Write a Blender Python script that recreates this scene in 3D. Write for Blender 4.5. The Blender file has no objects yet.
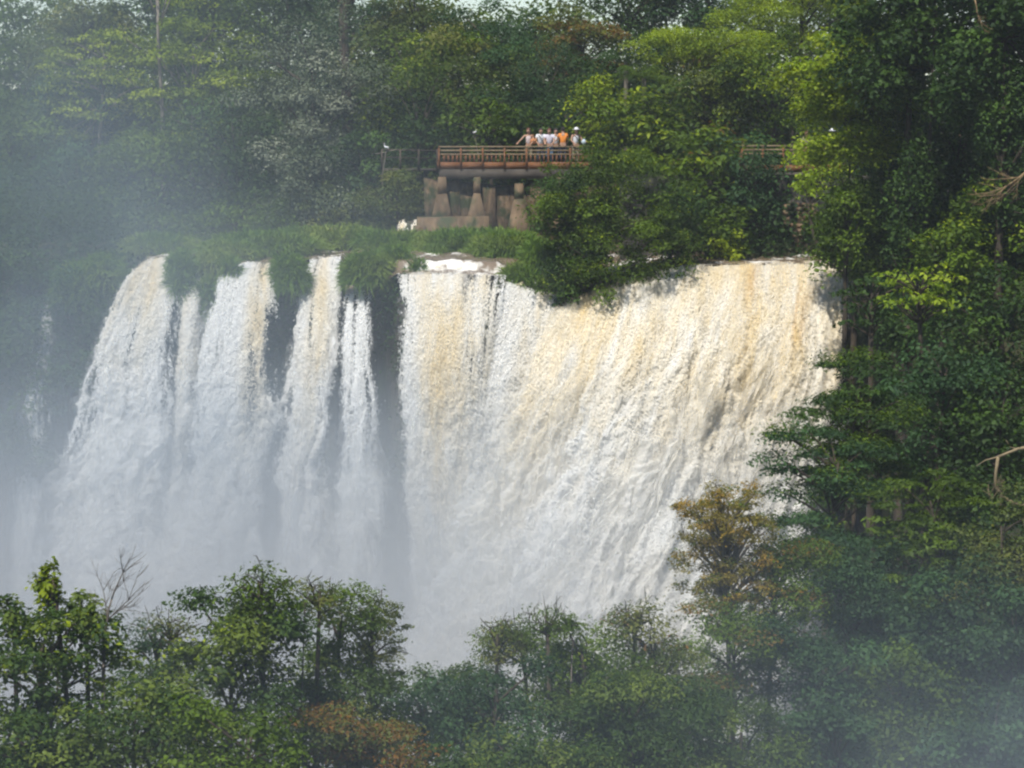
import bpy, math, random
import numpy as np
from mathutils import Vector, Matrix

random.seed(7)
R = np.random.default_rng(11)
scene = bpy.context.scene
COL = scene.collection
F = 3000.0                      # focal length in pixels of the 1024 wide frame
CAMZ = 4.0
PITCH = math.atan(214.0 / F)

# ------------------------------------------------------------------ basics
def pt(px, py, D):
    """point at depth D (metres in front of the viewpoint) seen at this place of the photo"""
    x = (px - 512.0) / F
    y = (384.0 - py) / F
    c, s = math.cos(PITCH), math.sin(PITCH)
    dy = c + y * s
    dz = -s + y * c
    k = D / dy
    return np.array([x * k, D, CAMZ + dz * k])

def sm(a, b, x):
    t = np.clip((x - a) / (b - a), 0, 1)
    return t * t * (3 - 2 * t)

def _hash(ix, iy, iz, seed):
    h = (ix.astype(np.int64) * 374761393 + iy.astype(np.int64) * 668265263 + iz.astype(np.int64) * 2147483647 + seed * 1274126177) & 0xffffffff
    h = ((h ^ (h >> 13)) * 1274126177) & 0xffffffff
    h = h ^ (h >> 16)
    return (h & 0xffffff) / float(0xffffff)

def vnoise(x, y, z=None, seed=0):
    x = np.asarray(x, float); y = np.asarray(y, float)
    z = np.zeros_like(x) if z is None else np.asarray(z, float)
    ix, iy, iz = np.floor(x), np.floor(y), np.floor(z)
    fx, fy, fz = x - ix, y - iy, z - iz
    fx = fx * fx * (3 - 2 * fx); fy = fy * fy * (3 - 2 * fy); fz = fz * fz * (3 - 2 * fz)
    out = 0
    flat = not np.any(fz)
    for dx in (0, 1):
        for dy in (0, 1):
            for dz in ((0,) if flat else (0, 1)):
                w = (fx if dx else 1 - fx) * (fy if dy else 1 - fy) * (1.0 if flat else (fz if dz else 1 - fz))
                out = out + w * _hash(ix + dx, iy + dy, iz + dz, seed)
    return out

def fbm(x, y, z=None, seed=0, oct=4, gain=0.5):
    a, s, n = 1.0, 0.0, 0.0
    k = 1.0
    for o in range(oct):
        n = n + a * (vnoise(x * k, y * k, None if z is None else z * k, seed + o * 17) * 2 - 1)
        s += a; a *= gain; k *= 2.03
    return n / s

def prop(o, label=None, cat=None, group=None, kind=None):
    if label: o['label'] = label
    if cat: o['category'] = cat
    if group: o['group'] = group
    if kind: o['kind'] = kind
    return o

def empty(name, loc, label=None, cat=None, group=None):
    e = bpy.data.objects.new(name, None)
    e.location = tuple(float(v) for v in loc)
    e.empty_display_size = 0.3
    COL.objects.link(e)
    return prop(e, label, cat, group)

def mesh_obj(name, verts, faces, mat, parent=None, smooth=False, attrs=None, origin=None):
    """faces: (n,3) or (n,4) int array, or list of lists.  Vertices are world coordinates; parent location subtracted"""
    verts = np.asarray(verts, dtype=np.float64)
    me = bpy.data.meshes.new(name)
    off = np.zeros(3)
    if parent is not None:
        p = parent
        while p is not None:
            off = off + np.array(p.location); p = p.parent
    elif origin is not None:
        off = np.array(origin, float)
    v = (verts - off).astype(np.float32)
    if isinstance(faces, list) and faces and (not all(len(f) == len(faces[0]) for f in faces)):
        me.from_pydata([tuple(float(q) for q in r) for r in v], [], [tuple(int(i) for i in f) for f in faces])
    else:
        faces = np.asarray(faces, dtype=np.int32)
        n, k = faces.shape
        me.vertices.add(len(v)); me.vertices.foreach_set('co', v.ravel())
        me.loops.add(n * k); me.loops.foreach_set('vertex_index', faces.ravel())
        me.polygons.add(n)
        me.polygons.foreach_set('loop_start', np.arange(0, n * k, k, dtype=np.int32))
        me.update(calc_edges=True)
    if smooth:
        me.polygons.foreach_set('use_smooth', np.ones(len(me.polygons), dtype=bool))
    if attrs:
        for an, data in attrs.items():
            a = me.attributes.new(an, 'FLOAT', 'POINT')
            a.data.foreach_set('value', np.asarray(data, dtype=np.float32).ravel())
    me.materials.append(mat)
    o = bpy.data.objects.new(name, me)
    COL.objects.link(o)
    if parent is not None: o.parent = parent
    elif origin is not None: o.location = tuple(float(q) for q in origin)
    return o

class MB:
    """collects simple shapes into one mesh"""
    def __init__(s): s.v = []; s.f = []; s.n = 0
    def add(s, v, f):
        v = np.asarray(v, float)
        s.v.append(v); s.f += [[i + s.n for i in q] for q in f]; s.n += len(v)
    def box(s, c, d, rz=0.0, taper=1.0, jitter=0.0, tx=None, ty=None):
        tx = taper if tx is None else tx; ty = taper if ty is None else ty
        hx, hy, hz = d[0] / 2, d[1] / 2, d[2] / 2
        v = []
        for z, ax, ay in ((-hz, 1, 1), (hz, tx, ty)):
            for x, y in ((-1, -1), (1, -1), (1, 1), (-1, 1)):
                v.append([x * hx * ax, y * hy * ay, z])
        v = np.array(v)
        if jitter: v += R.normal(0, jitter, v.shape)
        ca, sa = math.cos(rz), math.sin(rz)
        v = np.stack([v[:, 0] * ca - v[:, 1] * sa, v[:, 0] * sa + v[:, 1] * ca, v[:, 2]], 1) + np.array(c)
        s.add(v, [[0, 3, 2, 1], [4, 5, 6, 7], [0, 1, 5, 4], [1, 2, 6, 5], [2, 3, 7, 6], [3, 0, 4, 7]])
    def beam(s, a, b, w, h):
        a = np.array(a, float); b = np.array(b, float)
        d = b - a; L = np.linalg.norm(d); d = d / L
        up = np.array([0, 0, 1.0]) if abs(d[2]) < 0.9 else np.array([0, 1.0, 0])
        r = np.cross(d, up); r /= np.linalg.norm(r); u = np.cross(r, d)
        v = []
        for p in (a, b):
            for i, j in ((-1, -1), (1, -1), (1, 1), (-1, 1)):
                v.append(p + r * i * w / 2 + u * j * h / 2)
        s.add(v, [[0, 3, 2, 1], [4, 5, 6, 7], [0, 1, 5, 4], [1, 2, 6, 5], [2, 3, 7, 6], [3, 0, 4, 7]])
    def tube(s, pts, rad, seg=6):
        pts = np.asarray(pts, float); n = len(pts)
        rad = np.broadcast_to(np.asarray(rad, float), (n,))
        d = np.gradient(pts, axis=0); d /= (np.linalg.norm(d, axis=1, keepdims=True) + 1e-9)
        ref = np.where(np.abs(d[:, 2:3]) < 0.85, np.array([[0, 0, 1.0]]), np.array([[0, 1.0, 0]]))
        if n: ref = np.repeat(ref[:1], n, axis=0) if np.all(np.abs((d * ref[:1]).sum(1)) < 0.97) else ref
        a = np.cross(d, ref); a /= (np.linalg.norm(a, axis=1, keepdims=True) + 1e-9)
        b = np.cross(d, a)
        th = np.arange(seg) * 2 * math.pi / seg
        ring = pts[:, None, :] + rad[:, None, None] * (np.cos(th)[None, :, None] * a[:, None, :] + np.sin(th)[None, :, None] * b[:, None, :])
        f = []
        for i in range(n - 1):
            for j in range(seg):
                k = (j + 1) % seg
                f.append([i * seg + j, i * seg + k, (i + 1) * seg + k, (i + 1) * seg + j])
        f.append([j for j in range(seg)][::-1]); f.append([(n - 1) * seg + j for j in range(seg)])
        s.add(ring.reshape(-1, 3), f)
    def ball(s, c, r, seg=12, rings=8, bump=0.0, seed=0):
        r = np.broadcast_to(np.asarray(r, float), (3,))
        v = [[0, 0, -1.0]]
        for i in range(1, rings):
            a = -math.pi / 2 + math.pi * i / rings
            for j in range(seg):
                b = 2 * math.pi * j / seg
                v.append([math.cos(a) * math.cos(b), math.cos(a) * math.sin(b), math.sin(a)])
        v.append([0, 0, 1.0]); v = np.array(v)
        if bump: v = v * (1 + bump * fbm(v[:, 0] * 2 + 9, v[:, 1] * 2 + 7, v[:, 2] * 2 + 5, seed=seed))[:, None]
        v = v * r + np.array(c)
        f = []
        for j in range(seg): f.append([0, 1 + (j + 1) % seg, 1 + j])
        for i in range(rings - 2):
            for j in range(seg):
                a = 1 + i * seg + j; b = 1 + i * seg + (j + 1) % seg
                f.append([a, b, b + seg, a + seg])
        L = len(v) - 1; q = 1 + (rings - 2) * seg
        for j in range(seg): f.append([q + j, q + (j + 1) % seg, L])
        s.add(v, f)
    def build(s, name, mat, parent=None, smooth=False, origin=None):
        return mesh_obj(name, np.concatenate(s.v), s.f, mat, parent, smooth, origin=origin)

# ------------------------------------------------------------------ materials
def new_mat(name):
    m = bpy.data.materials.new(name); m.use_nodes = True
    nt = m.node_tree; nt.nodes.clear()
    out = nt.nodes.new('ShaderNodeOutputMaterial')
    return m, nt, out
def N(nt, t, **kw):
    n = nt.nodes.new(t)
    for k, v in kw.items(): setattr(n, k, v)
    return n
def mixcol(nt, fac, a, b):
    m = N(nt, 'ShaderNodeMix', data_type='RGBA')
    for k, v in ((0, fac), (6, a), (7, b)):
        if isinstance(v, (int, float)): m.inputs[k].default_value = v
        elif isinstance(v, tuple): m.inputs[k].default_value = (*v, 1)
        else: nt.links.new(v, m.inputs[k])
    return m.outputs[2]
def ramp(nt, fac, lo, hi, a=0.0, b=1.0):
    m = N(nt, 'ShaderNodeMapRange'); m.clamp = True
    nt.links.new(fac, m.inputs[0])
    m.inputs[1].default_value = lo; m.inputs[2].default_value = hi
    m.inputs[3].default_value = a; m.inputs[4].default_value = b
    return m.outputs[0]
def math_n(nt, op, a, b=None):
    m = N(nt, 'ShaderNodeMath', operation=op)
    for i, v in enumerate((a, b)):
        if v is None: continue
        if isinstance(v, (int, float)): m.inputs[i].default_value = v
        else: nt.links.new(v, m.inputs[i])
    return m.outputs[0]
def noise(nt, scale, detail=3, vec=None, rough=0.55):
    n = N(nt, 'ShaderNodeTexNoise'); n.inputs['Scale'].default_value = scale
    n.inputs['Detail'].default_value = detail; n.inputs['Roughness'].default_value = rough
    if vec is not None: nt.links.new(vec, n.inputs['Vector'])
    return n.outputs[0]
def wpos(nt): return N(nt, 'ShaderNodeNewGeometry').outputs['Position']
def mapped(nt, vec, scale):
    m = N(nt, 'ShaderNodeMapping'); m.inputs['Scale'].default_value = scale
    nt.links.new(vec, m.inputs[0]); return m.outputs[0]

def leaf_mat(name, c1, c2, young=None, transl=0.35, shift=0.0):
    """leaf colours c1..c2 vary from leaf to leaf, young is the colour of fresh clumps"""
    m, nt, out = new_mat(name)
    g = N(nt, 'ShaderNodeNewGeometry')
    c = mixcol(nt, g.outputs['Random Per Island'], c1, c2)
    if young:
        a = N(nt, 'ShaderNodeAttribute', attribute_name='clump')
        c = mixcol(nt, ramp(nt, a.outputs['Fac'], 0.5, 0.95), c, young)
    d = N(nt, 'ShaderNodeBsdfDiffuse'); nt.links.new(c, d.inputs[0])
    t = N(nt, 'ShaderNodeBsdfTranslucent')
    c2_ = mixcol(nt, 0.35, c, (c2[0] * 1.7, c2[1] * 1.8, c2[2] * 0.7))
    nt.links.new(c2_, t.inputs[0])
    mx = N(nt, 'ShaderNodeMixShader'); mx.inputs[0].default_value = transl
    nt.links.new(d.outputs[0], mx.inputs[1]); nt.links.new(t.outputs[0], mx.inputs[2])
    gl = N(nt, 'ShaderNodeBsdfGlossy'); gl.inputs['Roughness'].default_value = 0.6
    gl.inputs[0].default_value = (0.9, 0.95, 1, 1)
    m2 = N(nt, 'ShaderNodeMixShader'); m2.inputs[0].default_value = 0.01
    nt.links.new(mx.outputs[0], m2.inputs[1]); nt.links.new(gl.outputs[0], m2.inputs[2])
    nt.links.new(m2.outputs[0], out.inputs[0])
    return m

def rough_mat(name, c1, c2, scale=2.0, rough=0.85, bump=0.0, c3=None, s3=0.6, stretch=None, bdist=0.05, spec=0.3):
    m, nt, out = new_mat(name)
    p = N(nt, 'ShaderNodeBsdfPrincipled')
    v = wpos(nt)
    if stretch: v = mapped(nt, v, stretch)
    n = noise(nt, scale, 5, v)
    c = mixcol(nt, ramp(nt, n, 0.35, 0.65), c1, c2)
    if c3:
        n3 = noise(nt, s3, 4, wpos(nt))
        c = mixcol(nt, ramp(nt, n3, 0.5, 0.62), c, c3)
    nt.links.new(c, p.inputs['Base Color'])
    p.inputs['Roughness'].default_value = rough
    p.inputs['Specular IOR Level'].default_value = spec
    if bump:
        b = N(nt, 'ShaderNodeBump'); b.inputs['Strength'].default_value = bump; b.inputs['Distance'].default_value = bdist
        nt.links.new(noise(nt, scale * 4, 4, v), b.inputs['Height']); nt.links.new(b.outputs[0], p.inputs['Normal'])
    nt.links.new(p.outputs[0], out.inputs[0])
    return m

LEAF = {
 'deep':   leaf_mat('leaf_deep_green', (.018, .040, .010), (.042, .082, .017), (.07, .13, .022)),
 'mid':    leaf_mat('leaf_mid_green', (.032, .062, .006), (.076, .122, .011), (.12, .19, .014)),
 'blue':   leaf_mat('leaf_blue_green', (.020, .050, .018), (.046, .092, .032), (.06, .13, .04)),
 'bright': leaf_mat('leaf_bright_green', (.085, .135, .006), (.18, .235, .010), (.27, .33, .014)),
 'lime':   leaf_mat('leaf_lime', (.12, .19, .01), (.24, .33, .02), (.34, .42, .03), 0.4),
 'olive':  leaf_mat('leaf_olive', (.055, .085, .018), (.11, .14, .03), (.17, .18, .035)),
 'gold':   leaf_mat('leaf_gold', (.12, .11, .018), (.25, .21, .03), (.32, .20, .03)),
 'rust':   leaf_mat('leaf_rust', (.10, .055, .014), (.22, .11, .02), (.14, .15, .03)),
 'silver': leaf_mat('leaf_silver', (.05, .075, .035), (.13, .16, .095), (.22, .24, .17), 0.25),
 'fore':   leaf_mat('leaf_foreground', (.026, .055, .012), (.065, .115, .022), (.15, .20, .03)),
 'dry':    leaf_mat('leaf_dry', (.14, .11, .05), (.26, .20, .10), (.2, .17, .08)),
}
BARK = rough_mat('bark_brown', (.03, .024, .017), (.075, .058, .042), 3, 0.95, 0.5, stretch=(1, 1, .3))
BARKP = rough_mat('bark_pale', (.13, .11, .085), (.22, .19, .15), 3, 0.95, 0.4, stretch=(1, 1, .3))
TWIG = rough_mat('dry_twig', (.16, .11, .06), (.30, .21, .11), 4, 0.9)
GRASS = leaf_mat('grass_blades', (.07, .14, .016), (.16, .25, .035), (.27, .32, .06), 0.4)

# ------------------------------------------------------------------ terrain
def right_line(y):
    return np.interp(y, [0, 45, 62, 70, 80, 90, 100, 112, 121], [16, 14, 12.5, 12.0, 8.5, 9, 11, 13, 14.2])
def ground_h(x, y):
    x = np.asarray(x, float); y = np.asarray(y, float)
    near = np.interp(y, [-60, 0, 20, 40, 55, 70, 82, 120], [2.4, 2.3, -4, -10.5, -14.5, -21, -28, -29])
    gorge = np.maximum(near, -28.5)
    sl = -28 + 30.5 * np.clip((x - (right_line(y) - 9)) / 21.0, 0, 1)
    sl = sl + np.clip(x - right_line(y) - 12, 0, 60) * 0.25
    g = np.maximum(gorge, sl)
    bed = -0.6 + 0.05 * (np.clip(y, 119, 142) - 119)
    bank = bed + np.clip(y - 141, 0, 60) * 0.16
    bank = np.maximum(bank, np.where(x > 8, np.clip(y - 124.5, 0, 2.0) * 0.7 - 0.4, -9))
    bank = np.maximum(bank, bed + np.clip(-16.5 - x, 0, 2) * 0.5)
    y0 = np.interp(x, [-6.4, -4.4], [127.0, 121.4])
    up = sm(0, 1.2, y - y0)
    h = g * (1 - up) + bank * up
    h = np.where((x > 14) & (y > 100), np.maximum(h, sl), h)
    return h + 0.35 * fbm(x * .35 + 40, y * .35 + 40, seed=5, oct=3) * np.where((y > 120) & (y < 141) & (x < 9), 0.2, 1.0)
HAZE_D = 0.0003; P_LEFT = 0.020; P_LOW = 0.11; P_CORN = 0.036; P_FORE = 0.005; SKY_S = 0.10; SUN_S = 4.6; EXPO = 0.25
# ------------------------------------------------------------------ foliage
def leaf_quads(c, L, W, up=0.6, outdir=None, droop=0.0):
    """a bent diamond of four vertices for every leaf centre"""
    n = len(c)
    nrm = R.normal(0, 1, (n, 3)); nrm /= np.linalg.norm(nrm, axis=1, keepdims=True)
    nrm[:, 2] = np.abs(nrm[:, 2])
    nrm = nrm + np.array([0, 0, up])
    if outdir is not None: nrm = nrm + outdir * 0.7
    nrm /= np.linalg.norm(nrm, axis=1, keepdims=True)
    a = R.normal(0, 1, (n, 3)); a[:, 2] -= droop
    a -= (a * nrm).sum(1, keepdims=True) * nrm; a /= (np.linalg.norm(a, axis=1, keepdims=True) + 1e-9)
    b = np.cross(nrm, a)
    s = R.uniform(0.6, 1.35, (n, 1))
    l = L * s; w = W * s
    v = np.empty((n, 4, 3))
    v[:, 0] = c - a * l / 2
    v[:, 1] = c + b * w / 2 + nrm * w * .12
    v[:, 2] = c + a * l / 2 - np.array([0, 0, 1.0]) * l * .12
    v[:, 3] = c - b * w / 2 + nrm * w * .12
    f = np.arange(n * 4).reshape(n, 4)
    return v.reshape(-1, 3), f

def crown_points(c, rad, ncl, crad, nleaf, style, seed, shell=0.5, skirt=0.0):
    """clump centres spread through an uneven crown volume, and leaf centres round each clump"""
    rg = np.random.default_rng(seed)
    m = ncl * 14
    d = rg.normal(0, 1, (m, 3)); d /= np.linalg.norm(d, axis=1, keepdims=True)
    r = rg.uniform(0, 1, m) ** shell
    lump = 1 + 0.34 * fbm(d[:, 0] * 1.6 + seed % 97, d[:, 1] * 1.6 + 3, d[:, 2] * 1.6 + 8, seed=seed, oct=3) * 1.6
    p = d * (r * lump)[:, None]
    keep = p[:, 2] > -0.85
    p = p[keep]; d = d[keep]
    P = p * np.array(rad)
    sel = []
    md = crad * 0.75
    for i in range(len(P)):
        if len(sel) >= ncl: break
        if all(np.sum((P[i] - P[j]) ** 2) > md * md for j in sel): sel.append(i)
    P = P[sel]
    if skirt:
        ns = int(ncl * skirt * .62)
        th = rg.uniform(0, 2 * math.pi, ns); q = np.sqrt(rg.uniform(.1, 1, ns)) * .92
        S = np.stack([np.cos(th) * q * rad[0], np.sin(th) * q * rad[1], -rad[2] * (.55 + rg.uniform(0, 1, ns) * skirt * 1.25)], 1)
        P = np.concatenate([P, S])
    k = len(P)
    per = rg.uniform(0.5, 1.5, k); per = per / per.sum() * nleaf
    per = per.astype(int) + 2
    idx = np.repeat(np.arange(k), per)
    dd = rg.normal(0, 1, (len(idx), 3)); dd /= np.linalg.norm(dd, axis=1, keepdims=True)
    rr = 0.35 + 0.65 * rg.uniform(0, 1, len(idx)) ** 0.6
    cs = (crad * rg.uniform(0.7, 1.35, k))[idx]
    flat = {'dome': .62, 'layer': .26, 'fine': .55, 'vine': 1.9, 'sparse': .5, 'shrub': .7, 'col': .9}[style]
    lump2 = 1 + 0.9 * fbm(dd[:, 0] * 2.2 + idx * 3.1, dd[:, 1] * 2.2, dd[:, 2] * 2.2, seed=seed + 3, oct=2)
    off = dd * (rr * cs * lump2)[:, None]
    off[:, 2] *= flat
    if style != 'vine': off[:, 2] -= 0.10 * (off[:, 0] ** 2 + off[:, 1] ** 2) / crad
    pts = P[idx] + off
    keep = (dd[:, 2] > -0.55) | (rg.uniform(0, 1, len(idx)) < 0.5)
    clump = rg.uniform(0, 1, k)
    return P + c, pts[keep] + c, dd[keep], clump[idx][keep]

TREE_N = [0]
def tree(name, label, px, py, D, rx, rz, leaf='mid', style='dome', L=.2, W=.11, cover=3.2, cl=None, cat='tree',
         bark=None, group=None, ry=None, nb=26, second=None, tr=None, extra=0, shell=.5, seed=None, up=.6, base=None, skirt=0.0):
    TREE_N[0] += 1
    seed = (seed or TREE_N[0] * 31) + 5
    c = pt(px, py, D)
    k = D / F
    a, b = rx * k, rz * k
    bb = (ry * k) if ry else max(a, b) * .85
    gz = float(ground_h(c[0], c[1])) if base is None else base
    gz = min(gz, c[2] - b * .6)
    root = empty(name, (c[0], c[1], gz), label, cat, group)
    area = math.pi * a * b
    nleaf = int(min(30000, cover * area * (1 + skirt * .62) / (0.5 * L * W)))
    crad = cl * k if cl else max(.35, min(1.3, 0.3 * min(a, b) + .25))
    ncl = int(max(10, min(130, 4.2 * (a * b * bb) ** (2 / 3.) / crad ** 2)))
    P, pts, dd, clump = crown_points(c, (a, bb, b), ncl, crad, nleaf, style, seed, shell, skirt)
    v, f = leaf_quads(pts, L, W, up=up, outdir=dd, droop=1.0 if style in ('vine', 'col') else 0.3)
    mesh_obj('crown', v, f, LEAF[leaf], root, attrs={'clump': np.repeat(clump, 4)})
    if second:
        lf, cc, frac = second
        q = R.permutation(len(P))[:max(1, int(len(P) * frac))]
        n2 = int(nleaf * frac * cc)
        ii = R.integers(0, len(q), n2)
        d2 = R.normal(0, 1, (n2, 3)); d2 /= np.linalg.norm(d2, axis=1, keepdims=True); d2[:, 2] = np.abs(d2[:, 2])
        pp = P[q][ii] + d2 * crad * R.uniform(.6, 1.2, (n2, 1)) * np.array([1, 1, .6])
        v, f = leaf_quads(pp, L, W, up=up, outdir=d2)
        o = mesh_obj('young_foliage' if lf in ('lime', 'bright', 'mid') else 'turning_foliage', v, f, LEAF[lf], root, attrs={'clump': np.repeat(R.uniform(0, 1, n2), 4)})
    # trunk and limbs
    tr = tr or (max(.045, min(.20, .013 * (c[2] - gz + b))) if D > 80 else max(.03, .0065 * (c[2] - gz + b)))
    top = c + np.array([R.normal(0, a * .08), 0, b * .35])
    m = MB()
    zz = np.linspace(0, 1, 8)
    bend = R.normal(0, .25, 2)
    tp = np.stack([c[0] + (top[0] - c[0]) * zz + bend[0] * np.sin(zz * 3), c[1] + bend[1] * np.sin(zz * 3), gz - .4 + (top[2] - gz + .4) * zz], 1)
    m.tube(tp, tr * (1.25 - zz * 1.0) + .015, 7)
    m.build('trunk', bark or BARK, root, smooth=True)
    m = MB()
    order = R.permutation(len(P))[:nb]
    for i in order:
        e = P[i]
        zs = min(max(e[2] - (.35 + .5 * R.random()) * b, c[2] - b * 1.15), top[2])
        t = np.clip((zs - gz + .4) / (top[2] - gz + .4), .1, .97)
        s = np.array([np.interp(t, zz, tp[:, q]) for q in range(3)])
        mid = s + (e - s) * .5 + np.array([0, 0, .1]) * np.linalg.norm(e - s)
        w = R.normal(0, .06, 3) * np.linalg.norm(e - s)
        q = np.linspace(0, 1, 5)[:, None]
        path = (1 - q) ** 2 * s + 2 * q * (1 - q) * (mid + w) + q * q * e
        m.tube(path, min(tr * .42, .012 + .022 * np.linalg.norm(e - s)) * (1 - q[:, 0] * .85) + .005, 5)
        for _ in range(extra):
            dr = R.normal(0, 1, 3); dr[2] = abs(dr[2]) * 1.2; dr /= np.linalg.norm(dr)
            m.tube([e, e + dr * crad * .6 + R.normal(0, .05, 3), e + dr * crad * R.uniform(.75, 1.1)], [tr * .07 + .004, .009, .004], 4)
    if order.size: m.build('branches', bark or BARK, root, smooth=True)
    return root

def bare_tree(name, label, px0, py0, px1, py1, D, spread, mat, gz=None, depth=4, r0=.06, nb=3, cat='dead tree', lean=0, seed=1, Ls=.5):
    rg = np.random.default_rng(seed)
    a = pt(px0, py0, D); b = pt(px1, py1, D)
    root = empty(name, a if gz is None else (a[0], a[1], gz), label, cat)
    m = MB(); tw = MB()
    def grow(p, d, L, r, lev):
        n = 4
        pts = [p]
        for i in range(n):
            d = d + rg.normal(0, .09, 3) + np.array([0, 0, .05]); d /= np.linalg.norm(d)
            pts.append(pts[-1] + d * L / n)
        (m if lev >= depth - 1 else tw).tube(pts, np.linspace(r, r * .55, n + 1), 5)
        if lev == 0: return
        for _ in range(nb if lev < depth else nb - 1):
            k = rg.integers(1, n + 1)
            q = pts[k]
            s = rg.normal(0, 1, 3); s -= s.dot(d) * d; s /= np.linalg.norm(s)
            nd = d * rg.uniform(.7, 1.0) + s * spread * rg.uniform(.5, 1.1); nd /= np.linalg.norm(nd)
            grow(q, nd, L * rg.uniform(.55, .8), r * .55 * (1 - .1 * (n - k)), lev - 1)
        grow(pts[-1], d + rg.normal(0, .15, 3), L * .7, r * .55, lev - 1)
    d = b - a; L = np.linalg.norm(d)
    if gz is not None: m.tube([(a[0] - d[0] / L * .8, a[1], gz), a], [r0 * 1.6, r0], 6)
    grow(a, d / L, L * Ls, r0, depth)
    m.build('trunk', mat, root, smooth=True)
    tw.build('twigs', mat, root, smooth=True)
    return root

def palm(name, label, px, py, D, flen, nf, mat, gz):
    c = pt(px, py, D)
    root = empty(name, (c[0], c[1], gz), label, 'palm')
    m = MB(); z = np.linspace(0, 1, 7)
    m.tube(np.stack([c[0] + .2 * np.sin(z * 2), np.full(7, c[1]), gz + (c[2] - gz) * z], 1), .13 - .03 * z, 8)
    m.build('trunk', BARKP, root, True)
    for i in range(nf):
        az = i * 2.4 + R.uniform(-.2, .2); el = R.uniform(.0, 1.15)
        t = np.linspace(0, 1, 22)
        hd = np.array([math.cos(az), math.sin(az)])
        r = flen * t * math.cos(el) + flen * .12 * t
        zz = flen * (t * math.sin(el) - .62 * t ** 2.2)
        sp = np.stack([c[0] + hd[0] * r, c[1] + hd[1] * r, c[2] + zz], 1)
        vv = []; ff = []
        side = np.array([-hd[1], hd[0], 0])
        for k in range(2, 22):
            ll = flen * .3 * math.sin(math.pi * (t[k] * .85 + .12)) + .04
            for s in (-1, 1):
                b = len(vv)
                dirn = side * s * .8 + np.array([hd[0], hd[1], 0]) * .45 + np.array([0, 0, -.5])
                dirn = dirn / np.linalg.norm(dirn) + R.normal(0, .08, 3)
                w = np.array([hd[0], hd[1], 0]) * .03
                vv += [sp[k] - w, sp[k] + w, sp[k] + dirn * ll]
                ff.append([b, b + 1, b + 2])
        b = len(vv)
        for k in range(22): vv += [sp[k] + side * .012, sp[k] - side * .012]
        for k in range(21): ff += [[b + 2 * k, b + 2 * k + 1, b + 2 * k + 2], [b + 2 * k + 1, b + 2 * k + 3, b + 2 * k + 2]]
        mesh_obj('frond', np.array(vv), np.array(ff), mat, root, attrs={'clump': np.full(len(vv), R.random() * .6)})
    return root
# ------------------------------------------------------------------ water
def water_mat(name, fine=1.0, soft=False):
    m, nt, out = new_mat(name)
    at = N(nt, 'ShaderNodeAttribute', attribute_name='tan').outputs['Fac']
    al = N(nt, 'ShaderNodeAttribute', attribute_name='cover').outputs['Fac']
    br = N(nt, 'ShaderNodeAttribute', attribute_name='brown').outputs['Fac']
    c = mixcol(nt, at, (.94, .94, .92), (.88, .74, .46))
    c = mixcol(nt, br, c, (.66, .42, .17))
    v = wpos(nt)
    nb = noise(nt, 3.0 * fine, 6, mapped(nt, v, (1, 1, .55)), .7)
    bp = N(nt, 'ShaderNodeBump'); bp.inputs['Strength'].default_value = .4; bp.inputs['Distance'].default_value = .16
    nt.links.new(nb, bp.inputs['Height'])
    d = N(nt, 'ShaderNodeBsdfDiffuse'); nt.links.new(c, d.inputs[0]); nt.links.new(bp.outputs[0], d.inputs['Normal'])
    t = N(nt, 'ShaderNodeBsdfTranslucent'); nt.links.new(c, t.inputs[0])
    mx = N(nt, 'ShaderNodeMixShader'); mx.inputs[0].default_value = .4
    nt.links.new(d.outputs[0], mx.inputs[1]); nt.links.new(t.outputs[0], mx.inputs[2])
    nf = noise(nt, 5.5 * fine, 4, mapped(nt, v, (1, 1, .3)), .75)
    s = math_n(nt, 'ADD', al, math_n(nt, 'MULTIPLY', math_n(nt, 'SUBTRACT', nf, .5), 1.5))
    a = ramp(nt, s, .05, 1.15, 0, .86) if soft else ramp(nt, s, .36, .62)
    tr = N(nt, 'ShaderNodeBsdfTransparent')
    m2 = N(nt, 'ShaderNodeMixShader'); nt.links.new(a, m2.inputs[0])
    nt.links.new(tr.outputs[0], m2.inputs[1]); nt.links.new(mx.outputs[0], m2.inputs[2])
    nt.links.new(m2.outputs[0], out.inputs[0])
    return m
WATER = water_mat('falling_water')
VEIL = water_mat('water_veil', 1.0, True)
m_, nt_, out_ = new_mat('water_drops')
at_ = N(nt_, 'ShaderNodeAttribute', attribute_name='tan').outputs['Fac']; br_ = N(nt_, 'ShaderNodeAttribute', attribute_name='brown').outputs['Fac']
c_ = mixcol(nt_, br_, mixcol(nt_, at_, (.95, .95, .93), (.90, .76, .48)), (.68, .44, .18))
d_ = N(nt_, 'ShaderNodeBsdfDiffuse'); nt_.links.new(c_, d_.inputs[0])
t_ = N(nt_, 'ShaderNodeBsdfTranslucent'); nt_.links.new(c_, t_.inputs[0])
x_ = N(nt_, 'ShaderNodeMixShader'); x_.inputs[0].default_value = .5
nt_.links.new(d_.outputs[0], x_.inputs[1]); nt_.links.new(t_.outputs[0], x_.inputs[2]); nt_.links.new(x_.outputs[0], out_.inputs[0])
DROPS = m_

def curve(pl, u):
    P = np.array([pt(*q[:3]) for q in pl]); k = np.array([q[3] if len(q) > 3 else i / (len(pl) - 1) for i, q in enumerate(pl)])
    return np.stack([np.interp(u, k, P[:, i]) for i in range(3)], -1)

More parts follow.
